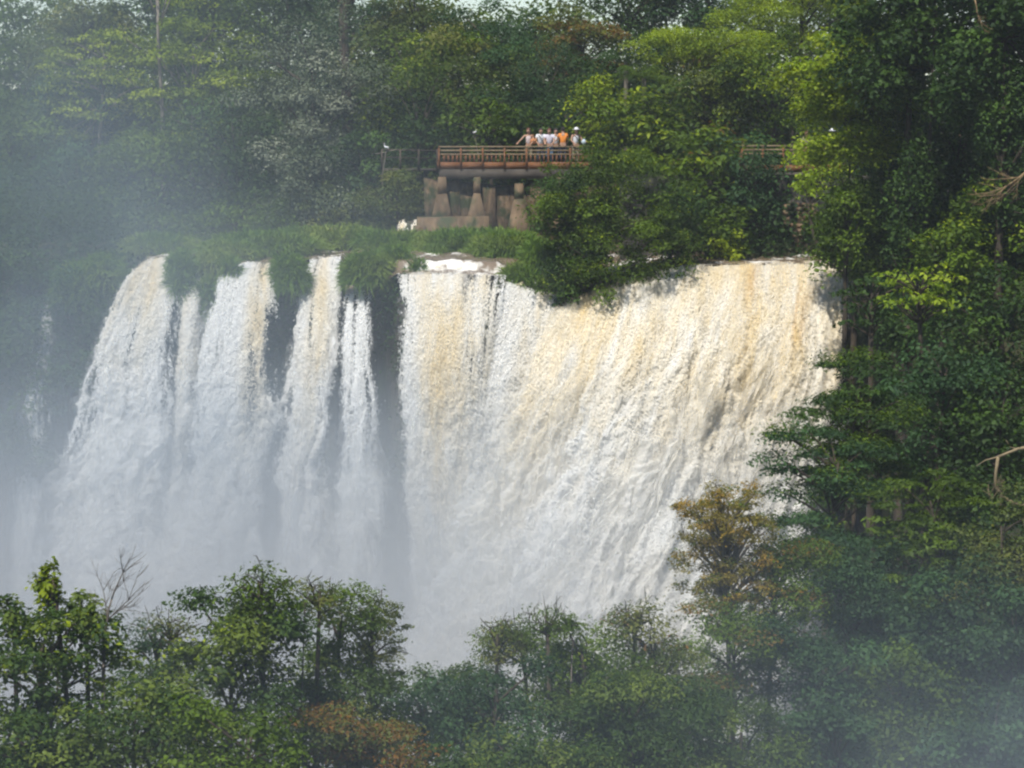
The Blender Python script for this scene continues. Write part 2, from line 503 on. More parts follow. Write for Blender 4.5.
def waterfall(label, top, bot, nu, nv, powr=.8, amp=.8, tan=None, brown=None, cover=None, seed=1, edge=.08, us=1.0, drops=9000, zp=1.0, layers=2, crest=1.0, fleck=1.0, bulge=.9):
    global TOPS
    if zp == 1.0: zp = 1.08
    u = np.linspace(0, 1, nu); t = np.linspace(0, 1, nv)
    T = curve(top, u); B = curve(bot, u)
    TOPS += [(q[0], q[1] + crest, q[2]) for q in T[::max(1, nu // 12)]]
    W = np.linalg.norm(T[-1] - T[0]); H = abs(T[0, 2] - B[0, 2])
    root_o = None
    for ly in range(layers):
        sd = seed + ly * 50
        tt = t[:, None, None]
        h = tt ** powr
        P = T[None] * (1 - h) + B[None] * h
        P[..., 2] = (T[None, :, 2] * (1 - tt[..., 0] ** zp) + B[None, :, 2] * tt[..., 0] ** zp)
        # rounded crest that starts a little upstream
        P[..., 1] += crest * np.exp(-t[:, None] * 45)
        P[..., 1] -= bulge * np.sin(math.pi * np.clip(u, 0, 1))[None, :] ** .55 * sm(0, .22, t)[:, None]
        du = np.gradient(P, axis=1); dt = np.gradient(P, axis=0)
        nrm = np.cross(du, dt); nrm /= (np.linalg.norm(nrm, axis=2, keepdims=True) + 1e-9)
        nrm *= -np.sign(nrm[..., 1:2] + 1e-9)
        UU, TT = np.meshgrid(u, t)
        Wl = np.linalg.norm(B[-1] - B[0])
        X = UU * max(W, 1.) * us; V = TT * H
        wx = fbm(X * .35, V * .14, seed=sd + 1, oct=3) * .9
        n1 = fbm((X + wx) * .5, V * .22 + wx, seed=sd + 2, oct=3)
        n2 = np.abs(fbm((X + wx) * 1.0, V * .62 - wx * 1.5, seed=sd + 3, oct=4)) * 2.6
        n3 = np.abs(fbm((X + wx * .5) * 2.4, V * 1.9, seed=sd + 4, oct=4, gain=.6)) * 2.6
        grow_ = .12 + .88 * sm(.0, .45, TT)
        n4 = fbm(X * 7 + wx, V * 5.0, seed=sd + 11, oct=3, gain=.7)
        disp = (1 + .25 * ly) * amp * grow_ * (n1 * .95 + (n2 - .5) * .40 + (n3 - .5) * .13 + n4 * .04) + ly * (.06 + .34 * TT)
        P2 = P + nrm * disp[..., None]
        P2[..., 0] += amp * .55 * grow_ * fbm(X * .9, V * .45, seed=sd + 6, oct=4)
        st = fbm((X + wx * .6) * 2.2, V * .16, seed=sd + 7, oct=4, gain=.6)
        ed = np.minimum(UU, 1 - UU) / edge * .62 + fbm(X * 2.0, V * .30, seed=sd + 8, oct=5, gain=.65) * 1.5
        cv = (cover(UU, TT) if cover else np.full_like(UU, 1.4)) + st * 1.1
        if ly:
            cv = .0 + .6 * sm(0, .7, TT) + 1.3 * fbm((X + wx) * .9, V * .38, seed=sd + 21, oct=4)
            ed = np.minimum(UU, 1 - UU) / edge * .5 + fbm(X * 1.2, V * .3, seed=sd + 8, oct=4) * .8
        cv = np.minimum(cv, np.clip(ed, 0, 2) * 1.2 - .05)
        tn = np.clip((tan(UU, TT) if tan else 0 * UU) + 1.3 * fbm((X + wx) * 1.3, V * .33, seed=sd + 9, oct=5, gain=.7) * (.1 + tan(UU, TT) if tan else 0), 0, 1)
        bw = np.clip(brown(UU, TT), 0, 1) * np.clip(.5 + 2.2 * st, 0, 1) if brown else 0 * UU
        i = np.arange(nv - 1)[:, None] * nu + np.arange(nu - 1)[None]
        f = np.stack([i, i + nu, i + nu + 1, i + 1], -1).reshape(-1, 4)
        keep = (np.maximum.reduce([cv[:-1, :-1], cv[1:, 1:], cv[:-1, 1:], cv[1:, :-1]]) > -.15).ravel()
        f = f[keep]
        o = mesh_obj('waterfall' if ly == 0 else 'water_veil', P2.reshape(-1, 3), f, VEIL if ly else WATER, root_o if ly else None, True,
                     attrs={'tan': tn, 'cover': cv, 'brown': bw})
        if ly == 0:
            ta0, bw0 = tn, bw; root_o = prop(o, label, 'waterfall', 'streams of the falls', 'structure')
            base = P2; bc = cv
    # froth: loose drops and flecks thrown off the sheet, lengthened along the flow near the lip
    iu = R.uniform(0, nu - 1.001, drops); it = R.uniform(0, 1, drops) ** .95 * (nv - 1.001)
    a0 = iu.astype(int); b0 = it.astype(int)
    fu = (iu - a0)[:, None]; fv = (it - b0)[:, None]
    c = base[b0, a0] * (1 - fu) * (1 - fv) + base[b0, a0 + 1] * fu * (1 - fv) + base[b0 + 1, a0] * (1 - fu) * fv + base[b0 + 1, a0 + 1] * fu * fv
    tt = t[b0]
    puff = np.clip(vnoise(c[:, 0] * 1.6, c[:, 2] * 1.1, c[:, 1], seed=seed + 33), 0, 1)
    c = c + nrm[b0, a0] * (R.exponential(.07, drops) * (.3 + 2.6 * tt * puff))[:, None] + R.normal(0, .022, (drops, 3)) * (1 + tt[:, None])
    ok = bc[b0, a0] > R.uniform(.0, .55, drops)
    flow = base[b0 + 1, a0] - base[b0, a0]; flow /= (np.linalg.norm(flow, axis=1, keepdims=True) + 1e-9)
    c = c[ok]; flow = flow[ok]; tt = tt[ok]; n = len(c)
    ax = flow * (1.6 - 1.1 * tt[:, None]) + R.normal(0, .35, (n, 3)); ax /= np.linalg.norm(ax, axis=1, keepdims=True)
    bx = np.cross(ax, nrm[b0[ok], a0[ok]] + R.normal(0, .3, (n, 3))); bx /= (np.linalg.norm(bx, axis=1, keepdims=True) + 1e-9)
    sz = R.uniform(.5, 1.4, (n, 1)) * fleck * .68
    l = sz * (.16 - .06 * tt[:, None]); w = sz * .052
    v = np.stack([c - ax * l / 2, c + bx * w / 2, c + ax * l / 2, c - bx * w / 2], 1).reshape(-1, 3)
    ta = np.repeat(ta0[b0[ok], a0[ok]], 4); ba = np.repeat(bw0[b0[ok], a0[ok]], 4)
    prop(mesh_obj('flying_drops', v, np.arange(n * 4).reshape(n, 4), DROPS, root_o, attrs={'tan': ta, 'brown': ba}), kind='stuff')
    return root_o

TOPS = []
def gb(u, c, w): return np.exp(-((u - c) / w) ** 2)

waterfall('broad main curtain of white and tan water on the right of the falls',
  [(538, 324, 117.6, 0), (560, 307, 117.9, .06), (600, 286, 118.8, .18), (645, 274, 119.2, .32), (690, 267, 119.6, .45), (770, 264.5, 120.0, .7), (858, 265, 120.0, 1)],
  [(345, 800, 109, 0), (500, 800, 106, .5), (750, 800, 106.5, 1)],
  820, 760, powr=1.2, amp=1.0, us=1.25, seed=3, edge=.035, drops=300000, crest=1.6, layers=3, bulge=2.6,
  tan=lambda u, t: (.4 + .5 * gb(u, .18, .16) + .3 * gb(u, .42, .1) + .5 * gb(u, .7, .22) + .2 * gb(u, .9, .08)) * (1 - .8 * sm(.1, .6, t)) * .62 - .1 * gb(u, .33, .05),
  brown=lambda u, t: .75 * gb(u, .83 - .0 * t, .02) * gb(t, .12, .07) + .35 * gb(u, .66, .02) * gb(t, .04, .05),
  cover=lambda u, t: 1.5 - .0 * t)
waterfall('narrow white stream leaning left beside the dark bush',
  [(503, 283, 118.9), (562, 300, 118.9)], [(405, 800, 115), (520, 800, 115.5)], 240, 420, powr=.95, amp=.6, us=1.6, seed=21, edge=.12, drops=600000,
  tan=lambda u, t: .3 * gb(u, .6, .3) * (1 - t), cover=lambda u, t: 1.1 + .3 * t)
waterfall('straight lacy curtain in the middle with tan strands',
  [(396, 274.5, 119.3), (450, 274.5, 119.2), (506, 277, 119)], [(414, 800, 114.5), (435, 800, 114.5), (465, 800, 114.5)], 360, 520, powr=.8, amp=.45, us=1.6, seed=31, edge=.12, drops=150000, zp=1.0,
  tan=lambda u, t: (.42 * gb(u, .42, .26) + .32 * gb(u, .75, .2)) * (1 - .6 * sm(.2, .8, t)),
  cover=lambda u, t: .55 + .6 * gb(u, .42, .18) + .7 * t - .25 * gb(u, .65, .12) * (1 - t))
waterfall('leftmost broad stream with a tan shoulder, half lost in mist',
  [(133, 272, 122, 0), (148, 260, 123, .3), (178, 256, 123.5, 1)], [(0, 800, 114), (90, 800, 114), (178, 800, 114)], 300, 460, powr=.72, amp=.8, us=1.6, seed=41, edge=.14, drops=60000,
  tan=lambda u, t: .5 * gb(u, .35, .4) * (1 - sm(.05, .3, t)), cover=lambda u, t: .85 + .1 * t)
waterfall('slim stream squeezed between two grass tufts',
  [(189, 262, 123), (203, 256, 123.5)], [(152, 800, 115), (188, 800, 115)], 140, 400, powr=.75, amp=.5, us=1.8, seed=51, edge=.14, drops=30000,
  tan=lambda u, t: .15 + 0 * u, cover=lambda u, t: .85 + .2 * t)
waterfall('second broad stream from the left with a tan streak',
  [(222, 266, 122.5), (250, 263, 123), (274, 264, 123)], [(140, 800, 113), (210, 800, 113), (275, 800, 113.5)], 300, 460, powr=.78, amp=.8, us=1.6, seed=61, edge=.14, drops=70000,
  tan=lambda u, t: .55 * gb(u, .74, .16) * (1 - sm(.15, .5, t)), cover=lambda u, t: .85 + .1 * t)
waterfall('third stream from the left, tan at its lip, between grass tufts',
  [(310, 260, 124), (340, 258, 124)], [(240, 800, 114), (330, 800, 114)], 260, 460, powr=.8, amp=.7, us=2.2, seed=71, edge=.14, drops=42000,
  tan=lambda u, t: .5 * gb(u, .5, .25) * (1 - sm(.1, .6, t)), cover=lambda u, t: .85 + .1 * t)
waterfall('thin white veil falling from under the drooping grass',
  [(344, 296, 121.6), (370, 290, 121.6)], [(322, 800, 114), (385, 800, 114)], 160, 420, powr=.8, amp=.45, us=2.2, seed=81, edge=.14, drops=30000,
  cover=lambda u, t: .6 + .25 * t)
waterfall('faint distant stream at the far left inside the mist',
  [(40, 285, 125), (56, 280, 125)], [(0, 800, 121), (60, 800, 121)], 120, 300, powr=.8, amp=.5, us=2.0, seed=91, edge=.2, drops=0,
  cover=lambda u, t: -.3 + .9 * sm(0, .25, t))

TOPS = sorted(q for q in TOPS if q[0] > -15.7)
TX = np.array([q[0] for q in TOPS]); TY = np.array([q[1] for q in TOPS]); TZ = np.array([q[2] for q in TOPS])
xs = np.linspace(-15.4, 14.0, 520); ys = np.linspace(117.5, 142, 380)
lipy = np.interp(xs, TX, TY) - .04; lipz = np.interp(xs, TX, TZ)
XX, YY = np.meshgrid(xs, ys)
YY = np.maximum(YY, lipy[None, :])
dl = YY - lipy[None, :]
back_ = 0.05 * (YY - 119.5) + .12 * sm(4, 7, XX)
step = .34 * sm(.9, 1.5, dl + .35 * fbm(XX * .7, YY * 0 + 3, seed=3)) * sm(-6.5, -5, XX) * (1 - sm(1.0, 2.0, XX))
k_ = np.exp(-dl / 3.0)
ZZ = (lipz[None, :] + .03 * dl) * k_ + back_ * (1 - k_) + step + .12 * fbm(XX * 1.3, YY * .9, seed=8, oct=4) * sm(0, .8, dl)
foam = .22 + .9 * fbm(XX * .9, YY * .7, seed=12, oct=5) + .15 * sm(.8, 0, dl) + .5 * gb(dl, 1.1, .4) * (XX > -6) * (XX < 2)
nu = len(xs); nv = len(ys)
i = np.arange(nv - 1)[:, None] * nu + np.arange(nu - 1)[None]
f = np.stack([i, i + 1, i + nu + 1, i + nu], -1).reshape(-1, 4)
m, nt, out = new_mat('river_water')
p = N(nt, 'ShaderNodeBsdfPrincipled')
fo = N(nt, 'ShaderNodeAttribute', attribute_name='foam').outputs['Fac']
nn = noise(nt, 2.2, 6, mapped(nt, wpos(nt), (1, .5, 1)), .7)
ff = ramp(nt, math_n(nt, 'ADD', fo, math_n(nt, 'MULTIPLY', math_n(nt, 'SUBTRACT', nn, .5), 2.0)), .45, .85)
nt.links.new(mixcol(nt, ff, (.20, .15, .10), (.82, .80, .74)), p.inputs['Base Color'])
nt.links.new(ramp(nt, ff, 0, 1, .15, .7), p.inputs['Roughness'])
b = N(nt, 'ShaderNodeBump'); b.inputs['Strength'].default_value = .7; b.inputs['Distance'].default_value = .15
nt.links.new(nn, b.inputs['Height']); nt.links.new(b.outputs[0], p.inputs['Normal']); nt.links.new(p.outputs[0], out.inputs[0])
RIVER = m
prop(mesh_obj('river', np.stack([XX, YY, ZZ], -1).reshape(-1, 3), f, RIVER, None, True, attrs={'foam': foam}), kind='structure')

# plunge pool far below
xs = np.linspace(-45, 12, 160); ys = np.linspace(80, 121, 120); XX, YY = np.meshgrid(xs, ys)
ZZ = -26.6 + .5 * fbm(XX * .5, YY * .5, seed=2, oct=4)
nu = len(xs); nv = len(ys)
i = np.arange(nv - 1)[:, None] * nu + np.arange(nu - 1)[None]
f = np.stack([i, i + 1, i + nu + 1, i + nu], -1).reshape(-1, 4)
prop(mesh_obj('pool_water', np.stack([XX, YY, ZZ], -1).reshape(-1, 3), f, RIVER, None, True, attrs={'foam': .8 + .4 * fbm(XX * .3, YY * .3, seed=4)}), kind='structure')

# ------------------------------------------------------------------ ground and cliff
ROCK = rough_mat('wet_basalt', (.030, .028, .026), (.085, .075, .062), .9, .7, .8, c3=(.035, .05, .018), s3=.5, stretch=(1, 1, .35), bdist=.3)
EARTH = rough_mat('forest_floor', (.03, .026, .015), (.05, .055, .022), .5, .95, .5, c3=(.03, .05, .015), s3=.3)
def axis(pairs):
    out = []
    for a, b, n in pairs: out += list(np.linspace(a, b, n, endpoint=False))
    out.append(pairs[-1][1]); return np.array(out)
xs = axis([(-900, -60, 16), (-60, 60, 200), (60, 900, 16)]); ys = axis([(-400, -20, 8), (-20, 40, 50), (40, 160, 220), (160, 1200, 30)])
XX, YY = np.meshgrid(xs, ys); ZZ = ground_h(XX, YY)
nu = len(xs); nv = len(ys)
i = np.arange(nv - 1)[:, None] * nu + np.arange(nu - 1)[None]
f = np.stack([i, i + 1, i + nu + 1, i + nu], -1).reshape(-1, 4)
prop(mesh_obj('ground', np.stack([XX, YY, ZZ], -1).reshape(-1, 3), f, EARTH, None, True), kind='structure')

xs = np.linspace(-60, 15, 460); ts = np.linspace(0, 1, 190)
XX, TT = np.meshgrid(xs, ts)
ZZ = -29 + TT * 28.9
YY = np.interp(XX, [-60, -18, -6.2, -4.6, 3, 15], [126, 126, 126, 121.0, 121.0, 122.2]) + 0 * TT
ledge = np.round(ZZ / 3.1 + .6 * fbm(XX * .12, ZZ * .1, seed=6)) * .35
YY = YY - .0 + (1 - TT) * -1.6 + .7 * fbm(XX * .5, ZZ * .22, seed=14, oct=5) + .25 * fbm(XX * 2.2, ZZ * .9, seed=15, oct=3) + ledge * .15
ZZ = np.where(TT > .995, -.15 + .1 * fbm(XX, XX * 0, seed=3), ZZ)
nu = len(xs); nv = len(ts)
V = np.stack([XX, YY, ZZ], -1)
back = V[-1:].copy(); back[..., 1] += 3.0; back[..., 2] -= .35
V = np.concatenate([V, back], 0); nv += 1
i = np.arange(nv - 1)[:, None] * nu + np.arange(nu - 1)[None]
f = np.stack([i, i + 1, i + nu + 1, i + nu], -1).reshape(-1, 4)
prop(mesh_obj('cliff', V.reshape(-1, 3), f, ROCK, None, True), kind='structure')

# ------------------------------------------------------------------ grass on the lip
def blades(c, nrm, L, W):
    n = len(c)
    d = nrm * .8 + R.normal(0, .45, (n, 3)) + np.array([0, 0, .5]); d /= np.linalg.norm(d, axis=1, keepdims=True)
    l = L * R.uniform(.6, 1.3, (n, 1))
    s = np.cross(d, R.normal(0, 1, (n, 3))); s /= np.linalg.norm(s, axis=1, keepdims=True); s *= W / 2
    h = d.copy(); h[:, 2] -= R.uniform(.3, 1.3, n); 
    m1 = c + d * l * .5; tip = m1 + h * l * .5
    v = np.stack([c - s, c + s, m1 + s * .9, m1 - s * .9, tip], 1)
    b = np.arange(n)[:, None] * 5
    f = np.concatenate([b + np.array([[0, 1, 2]]), b + np.array([[0, 2, 3]]), b + np.array([[3, 2, 4]])], 0)
    return v.reshape(-1, 3), f
GP = [ # px, py, D, rx, rz(px), ry(m), blades
 (181, 284, 122.5, 13, 30, .9, 1500), (212, 268, 123.5, 16, 12, .9, 900), (209, 304, 122.3, 9, 24, .6, 900), (230, 272, 122.8, 7, 10, .5, 500),
 (290, 280, 122.7, 15, 22, .8, 2200), (369, 274, 122.0, 24, 17, .9, 3400), (395, 262, 122.8, 14, 12, .9, 900),
 (104, 276, 124, 20, 18, 1.2, 1400), (80, 290, 124, 25, 24, 1.2, 1400), (265, 248, 128, 60, 11, 1.8, 3200), (330, 240, 132, 60, 9, 1.8, 2500), (230, 255, 126, 30, 9, 1.2, 1300),
 (395, 246, 129, 40, 10, 1.6, 2200), (455, 250, 127, 42, 14, 1.7, 4200), (505, 255, 125, 36, 17, 1.5, 4200), (480, 243, 129, 60, 9, 1.5, 2600), (435, 258, 125.5, 14, 7, .8, 600), (418, 271, 121.6, 7, 6, .4, 250),
 (519, 280, 120.6, 17, 10, .6, 1100), (540, 262, 122, 18, 16, .9, 1200), (160, 250, 129, 40, 12, 1.6, 1500),
]
gv = []; gf = []; gn = 0; mb = MB(); gc = []
for (px, py, D, rx, rz, ry, nb_) in GP:
    c = pt(px, py, D); k = D / F
    d = R.normal(0, 1, (nb_, 3)); d /= np.linalg.norm(d, axis=1, keepdims=True); d[:, 2] = np.where(d[:, 2] < -.5, -d[:, 2], d[:, 2])
    d[:, 1] = np.where(d[:, 1] > .5, -d[:, 1], d[:, 1])
    lump = 1 + .35 * fbm(d[:, 0] * 3 + px, d[:, 1] * 3, d[:, 2] * 3, seed=int(px))
    q = c + d * np.array([rx * k, ry, rz * k]) * (lump * R.uniform(.75, 1.0, nb_))[:, None]
    v, f = blades(q, d, .58, .05)
    gv.append(v); gf.append(f + gn); gn += len(v)
    gc.append(np.repeat(vnoise(q[:, 0] * .8 + 30, q[:, 1] * .8, q[:, 2] * .8, seed=2), 5))
    mb.ball(c - np.array([0, 0, .12]), (rx * k * .82, ry * .85, rz * k * .82), 14, 9, .3, int(px))
prop(mesh_obj('grass', np.concatenate(gv), np.concatenate(gf), GRASS, None, attrs={'clump': np.concatenate(gc)}), 'long green grass drooping over the rocks along the lip of the falls', 'grass', kind='stuff')
MOSS = rough_mat('mossy_ground', (.025, .035, .012), (.05, .06, .02), 2, .95, .4)
prop(mb.build('bank', MOSS, None, True), kind='structure')
# ------------------------------------------------------------------ viewing deck
WOOD = rough_mat('red_brown_wood', (.11, .048, .020), (.20, .085, .032), 5, .8, .3, stretch=(.4, .4, 2))
WOODG = rough_mat('weathered_rail_wood', (.17, .12, .07), (.28, .22, .13), 5, .85, .3)
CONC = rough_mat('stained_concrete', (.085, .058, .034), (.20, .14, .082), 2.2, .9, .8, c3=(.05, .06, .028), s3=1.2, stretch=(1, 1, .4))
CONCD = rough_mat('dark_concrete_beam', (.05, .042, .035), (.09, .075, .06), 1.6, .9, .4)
def deck(label, x0, x1, D, zt, bend=0.0, depth=2.6, ztop=None, name='viewing_deck', cat='viewing deck', piers=(), fine=True, rl=.82):
    root = empty(name, ((x0 + x1) / 2, D, zt), label, cat)
    n = max(2, int(round((x1 - x0) / .98)))
    X = np.linspace(x0, x1, n + 1)
    Y = D + bend * ((X - x0) / (x1 - x0)) ** 2
    m = MB()
    for i in range(n): m.beam((X[i], Y[i] + depth / 2, zt - .06), (X[i + 1] - .004, Y[i + 1] + depth / 2, zt - .06), depth - .1, .1)
    m.build('deck_floor', WOODG, root)
    m = MB()
    for i in range(n): m.beam((X[i], Y[i], zt - .02), (X[i + 1] - .004, Y[i + 1], zt - .02), .07, .30)
    for i in range(n): m.beam((X[i], Y[i] + depth, zt - .02), (X[i + 1] - .004, Y[i + 1] + depth, zt - .02), .07, .30)
    m.beam((x0 - .04, D, zt - .02), (x0 - .04, D + depth, zt - .02), .07, .30)
    m.build('fascia', WOOD, root)
    m = MB()
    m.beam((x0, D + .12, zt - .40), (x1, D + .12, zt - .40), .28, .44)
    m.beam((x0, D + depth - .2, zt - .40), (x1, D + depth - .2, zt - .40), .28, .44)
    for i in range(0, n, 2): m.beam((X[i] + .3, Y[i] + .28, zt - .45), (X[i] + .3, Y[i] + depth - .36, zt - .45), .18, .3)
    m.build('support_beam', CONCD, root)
    for side in (0, depth):
        for hz, w, h in ((rl, .13, .05), (rl - .17, .05, .06), (rl - .34, .05, .06)):
            rr = MB(); rr.beam((x0, D + side, zt + hz), (x1, D + side, zt + hz), w, h); rr.build('handrail', WOODG, root)
        if fine:
            for i in range(n):
                for q in range(1, 5):
                    bl = MB(); cx_ = X[i] + (X[i + 1] - X[i]) * q / 5
                    bl.beam((cx_, D + side, zt + .12), (cx_, D + side, zt + rl - .37), .045, .04); bl.build('baluster', WOOD, root)
        if side == 0:
            for i in range(n + 1):
                p_ = MB(); p_.box((X[i], Y[i] - .05, zt + rl / 2 - .12), (.08, .10, rl + .12)); p_.build('rail_post', WOOD, root)
    e_ = MB()
    for hz in (rl, rl - .17, rl - .34): e_.beam((x0, D + .05, zt + hz), (x0, D + depth, zt + hz), .06, .06)
    for q in range(1, 9): e_.beam((x0, D + depth * q / 9, zt + .12), (x0, D + depth * q / 9, zt + rl - .37), .05, .05)
    e_.build('end_railing', WOOD, root)
    return root
DZ = float(pt(500, 165, 135)[2])
xL = float(pt(439, 165, 135)[0]); xR = float(pt(592, 165, 135)[0])
dk = deck('red brown timber viewing deck on concrete piers, people leaning on its rail', xL, xR, 135.0, DZ, .0)
def pier(px, y0, yn, y1, wt, wb, D=134.9, lab=None, thin=True):
    a = pt(px, y0, D); n_ = pt(px, yn, D); b = pt(px, y1, D); k = D / F
    root = empty('concrete_pier', (b[0], D, b[2]), lab, 'pier', 'concrete piers under the viewing deck')
    m = MB(); m.box((a[0], D + .25, (a[2] + n_[2]) / 2), (wt * k, .4, a[2] - n_[2] + .05), jitter=.01); m.build('column', CONC, root)
    m = MB(); m.box((b[0], D + .1, (n_[2] + b[2]) / 2 - .15), (wb * k, 1.0, n_[2] - b[2] + .3), tx=wt / wb, ty=.45, jitter=.02); m.build('buttress', CONC, root)
pier(442, 177.5, 194, 220, 9, 24, lab='concrete pier under the left end of the deck')
pier(477, 177.5, 193, 232, 7, 28, lab='slim concrete pier, second from the deck\'s left end')
pier(519, 184, 199, 240, 9, 32, D=134.4, lab='wide flared concrete pier in the middle under the deck')
pier(562, 177.5, 200, 245, 10, 26, lab='concrete pier half hidden by the dark round bush')
k = 134 / F
m = MB()
c = pt(452, 231, 133.6); m.box((c[0], c[1] + .6, c[2] - .25), (76 * k, 1.5, 28 * k + .5), tx=.93, jitter=.04)
c = pt(420, 236, 133.2); m.box((c[0], c[1] + .5, c[2] - .2), (20 * k, 1.3, 16 * k + .4), tx=.6, jitter=.05)
prop(m.build('concrete_plinth', CONC, None, origin=(c[0], c[1], c[2] - .5)), 'low stained concrete plinth at the foot of the deck\'s left piers', 'plinth')
STONE = rough_mat('streaked_stone', (.06, .042, .026), (.21, .145, .088), 2.2, .92, 1.0, c3=(.04, .05, .02), s3=1.4, stretch=(2.2, 2.2, .35), bdist=.2)
m = MB()
for i, px in enumerate(range(428, 600, 17)):
    a = pt(px + 8, 181 + (i * 37 % 6), 137.6); b = pt(px + 8, 246, 137.6)
    m.box((a[0], 136.05 + .12 * ((i * 7) % 3), (a[2] + b[2]) / 2), (17.5 * 137 / F, 1.6, a[2] - b[2]), jitter=.07)
prop(m.build('retaining_wall', STONE, None, origin=(c[0] + 3, 138, c[2])), 'streaked stone retaining wall in the shade behind the deck piers', 'wall')

# side walkways
DL = 139.0
xa = float(pt(382, 150, DL)[0]); xb = float(pt(437, 150, DL)[0]); zl = float(pt(400, 168, DL)[2])
root = empty('walkway', (xa, DL, zl), 'faint narrow walkway with a thin rail leaving the deck to the left into the trees', 'walkway')
for hz, w in ((.85, .06), (.5, .04)):
    m = MB(); m.beam((xa, DL, zl + hz), (xb, DL, zl + hz - .05), w, w); m.build('handrail', BARK, root)
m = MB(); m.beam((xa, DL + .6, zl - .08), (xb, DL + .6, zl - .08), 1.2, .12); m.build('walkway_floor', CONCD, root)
for q in np.linspace(xa, xb, 4):
    m = MB(); m.box((q, DL, zl + .38), (.09, .09, .95)); m.build('rail_post', BARK, root)
DR = 129.0
xa = float(pt(742, 150, DR)[0]); xb = float(pt(845, 150, DR)[0]); zr = float(pt(800, 168, DR)[2])
deck('shaded walkway with a timber rail half hidden by lime green leaves on the right', xa, xb, DR, zr, depth=1.4, name='walkway', cat='walkway', rl=.95, fine=False)
# old masonry pier in the dark recess on the right
BLOCK = rough_mat('old_masonry', (.10, .065, .04), (.22, .15, .09), 2.0, .92, .7, stretch=(1, 1, 2.5))
root = empty('masonry_pier', pt(800, 262, 126.2), 'broken brown masonry pier standing in the dark recess behind the main curtain', 'pier')
k = 126 / F
m = MB(); z0 = pt(803, 266, 126.2)
for i in range(8):
    c = pt(797 + i % 2 + (i > 5) * 2 + i * 1.0, 226 + i * 5, 126.2); m.box((c[0], 126.5, c[2]), (12 * k, .6, 4.7 * k), jitter=.02)
m.build('shaft', BLOCK, root)
m = MB()
for j in range(5):
    for i in range(3):
        c = pt(801 + i * 6.6, 205 + j * 4.1, 126.3); m.box((c[0], 126.7, c[2]), (6.2 * k, .7, 3.9 * k), jitter=.02)
m.build('cap_wall', BLOCK, root)
m = MB()
for j in range(4):
    c = pt(787 - j % 2, 207 + j * 6, 126); m.box((c[0], 126.3, c[2]), (5.5 * k, .4, 5.6 * k), jitter=.02)
m.build('side_stub', BLOCK, root)
# dark rock face behind the recess
xs = np.linspace(4.5, 19, 120); ts = np.linspace(0, 1, 50); XX, TT = np.meshgrid(xs, ts)
ZZ = -.6 + TT * 4.4
YY = 127.4 - .1 * TT + .6 * fbm(XX * .8, ZZ * .9, seed=31, oct=4) - 1.5 * sm(3, 0, XX - 4.5) + .5 * TT * 0
nu = 120; i = np.arange(49)[:, None] * nu + np.arange(nu - 1)[None]
f = np.stack([i, i + 1, i + nu + 1, i + nu], -1).reshape(-1, 4)
prop(mesh_obj('rock_face', np.stack([XX, YY, ZZ], -1).reshape(-1, 3), f, ROCK, None, True), kind='structure')
# reddish rocks among the grass
REDR = rough_mat('red_brown_rock', (.12, .075, .05), (.25, .17, .12), 2.5, .9, .8)
for px, py, D, rx, rz, lab in ((412, 229, 136, 11, 8, 'dark boulder with white water running down beside the plinth'), (347, 238, 131, 12, 4, 'flat pale rock in the grass left of the rapids'),
    (331, 237, 132, 14, 7, 'mossy rock hump in the grass, left of the flat pale rock'), (371, 253, 128, 12, 4, 'low reddish rock in the grass at the river edge'), (394, 250, 128, 9, 4, 'small reddish rock nearest to the rapids')):
    c = pt(px, py, D); k = D / F
    m = MB(); m.ball(c - np.array([0, 0, .05]), (rx * k, rx * k * .8, rz * k + .05), 20, 12, .5, px)
    prop(m.build('rock', REDR if px != 412 else ROCK, None, False, origin=c), lab, 'rock')
# small rapids
def sheet(px0, py0, px1, py1, D0, D1, w0, w1, label, seed):
    nu, nv = 60, 60
    u = np.linspace(0, 1, nu); t = np.linspace(0, 1, nv); UU, TT = np.meshgrid(u, t)
    a = pt(px0, py0, D0); b = pt(px1, py1, D1)
    P = a[None, None] * (1 - TT[..., None]) + b[None, None] * TT[..., None]
    w = (w0 * (1 - TT) + w1 * TT) * D0 / F
    P[..., 0] += (UU - .5) * w
    P[..., 2] += .14 * fbm(UU * 6, TT * 6, seed=seed, oct=4) ; P[..., 1] -= .35 * fbm(UU * 5, TT * 3, seed=seed + 1, oct=3) + .2 * np.sin(TT * 3.1)
    i = np.arange(nv - 1)[:, None] * nu + np.arange(nu - 1)[None]
    f = np.stack([i, i + nu, i + nu + 1, i + 1], -1).reshape(-1, 4)
    cv = .42 + 1.6 * fbm(UU * 7, TT * 3, seed=seed + 5, oct=4); cv = np.minimum(cv, np.minimum(UU, 1 - UU) * 9)
    prop(mesh_obj('rapids', P.reshape(-1, 3), f, WATER, None, True, attrs={'tan': np.clip(.45 + .8 * fbm(UU * 5, TT * 5, seed=seed + 9), 0, 1), 'cover': cv, 'brown': 0 * UU}), label, 'rapids', kind='structure')
sheet(409, 220, 406, 236, 136.2, 134.2, 20, 26, 'white rapids tumbling beside the plinth', 3)
sheet(426, 238, 424, 246, 133, 131, 30, 44, 'white water below the plinth', 5)
sheet(453, 262, 455, 272, 122.4, 121.2, 56, 60, 'white step above the lacy curtain', 7)
sheet(414, 264, 414, 274, 122.4, 121.2, 30, 32, 'small white step beside the drooping grass', 9)
sheet(535, 262, 527, 285, 122.4, 119.8, 18, 26, 'white chute between grass and the round bush', 11)
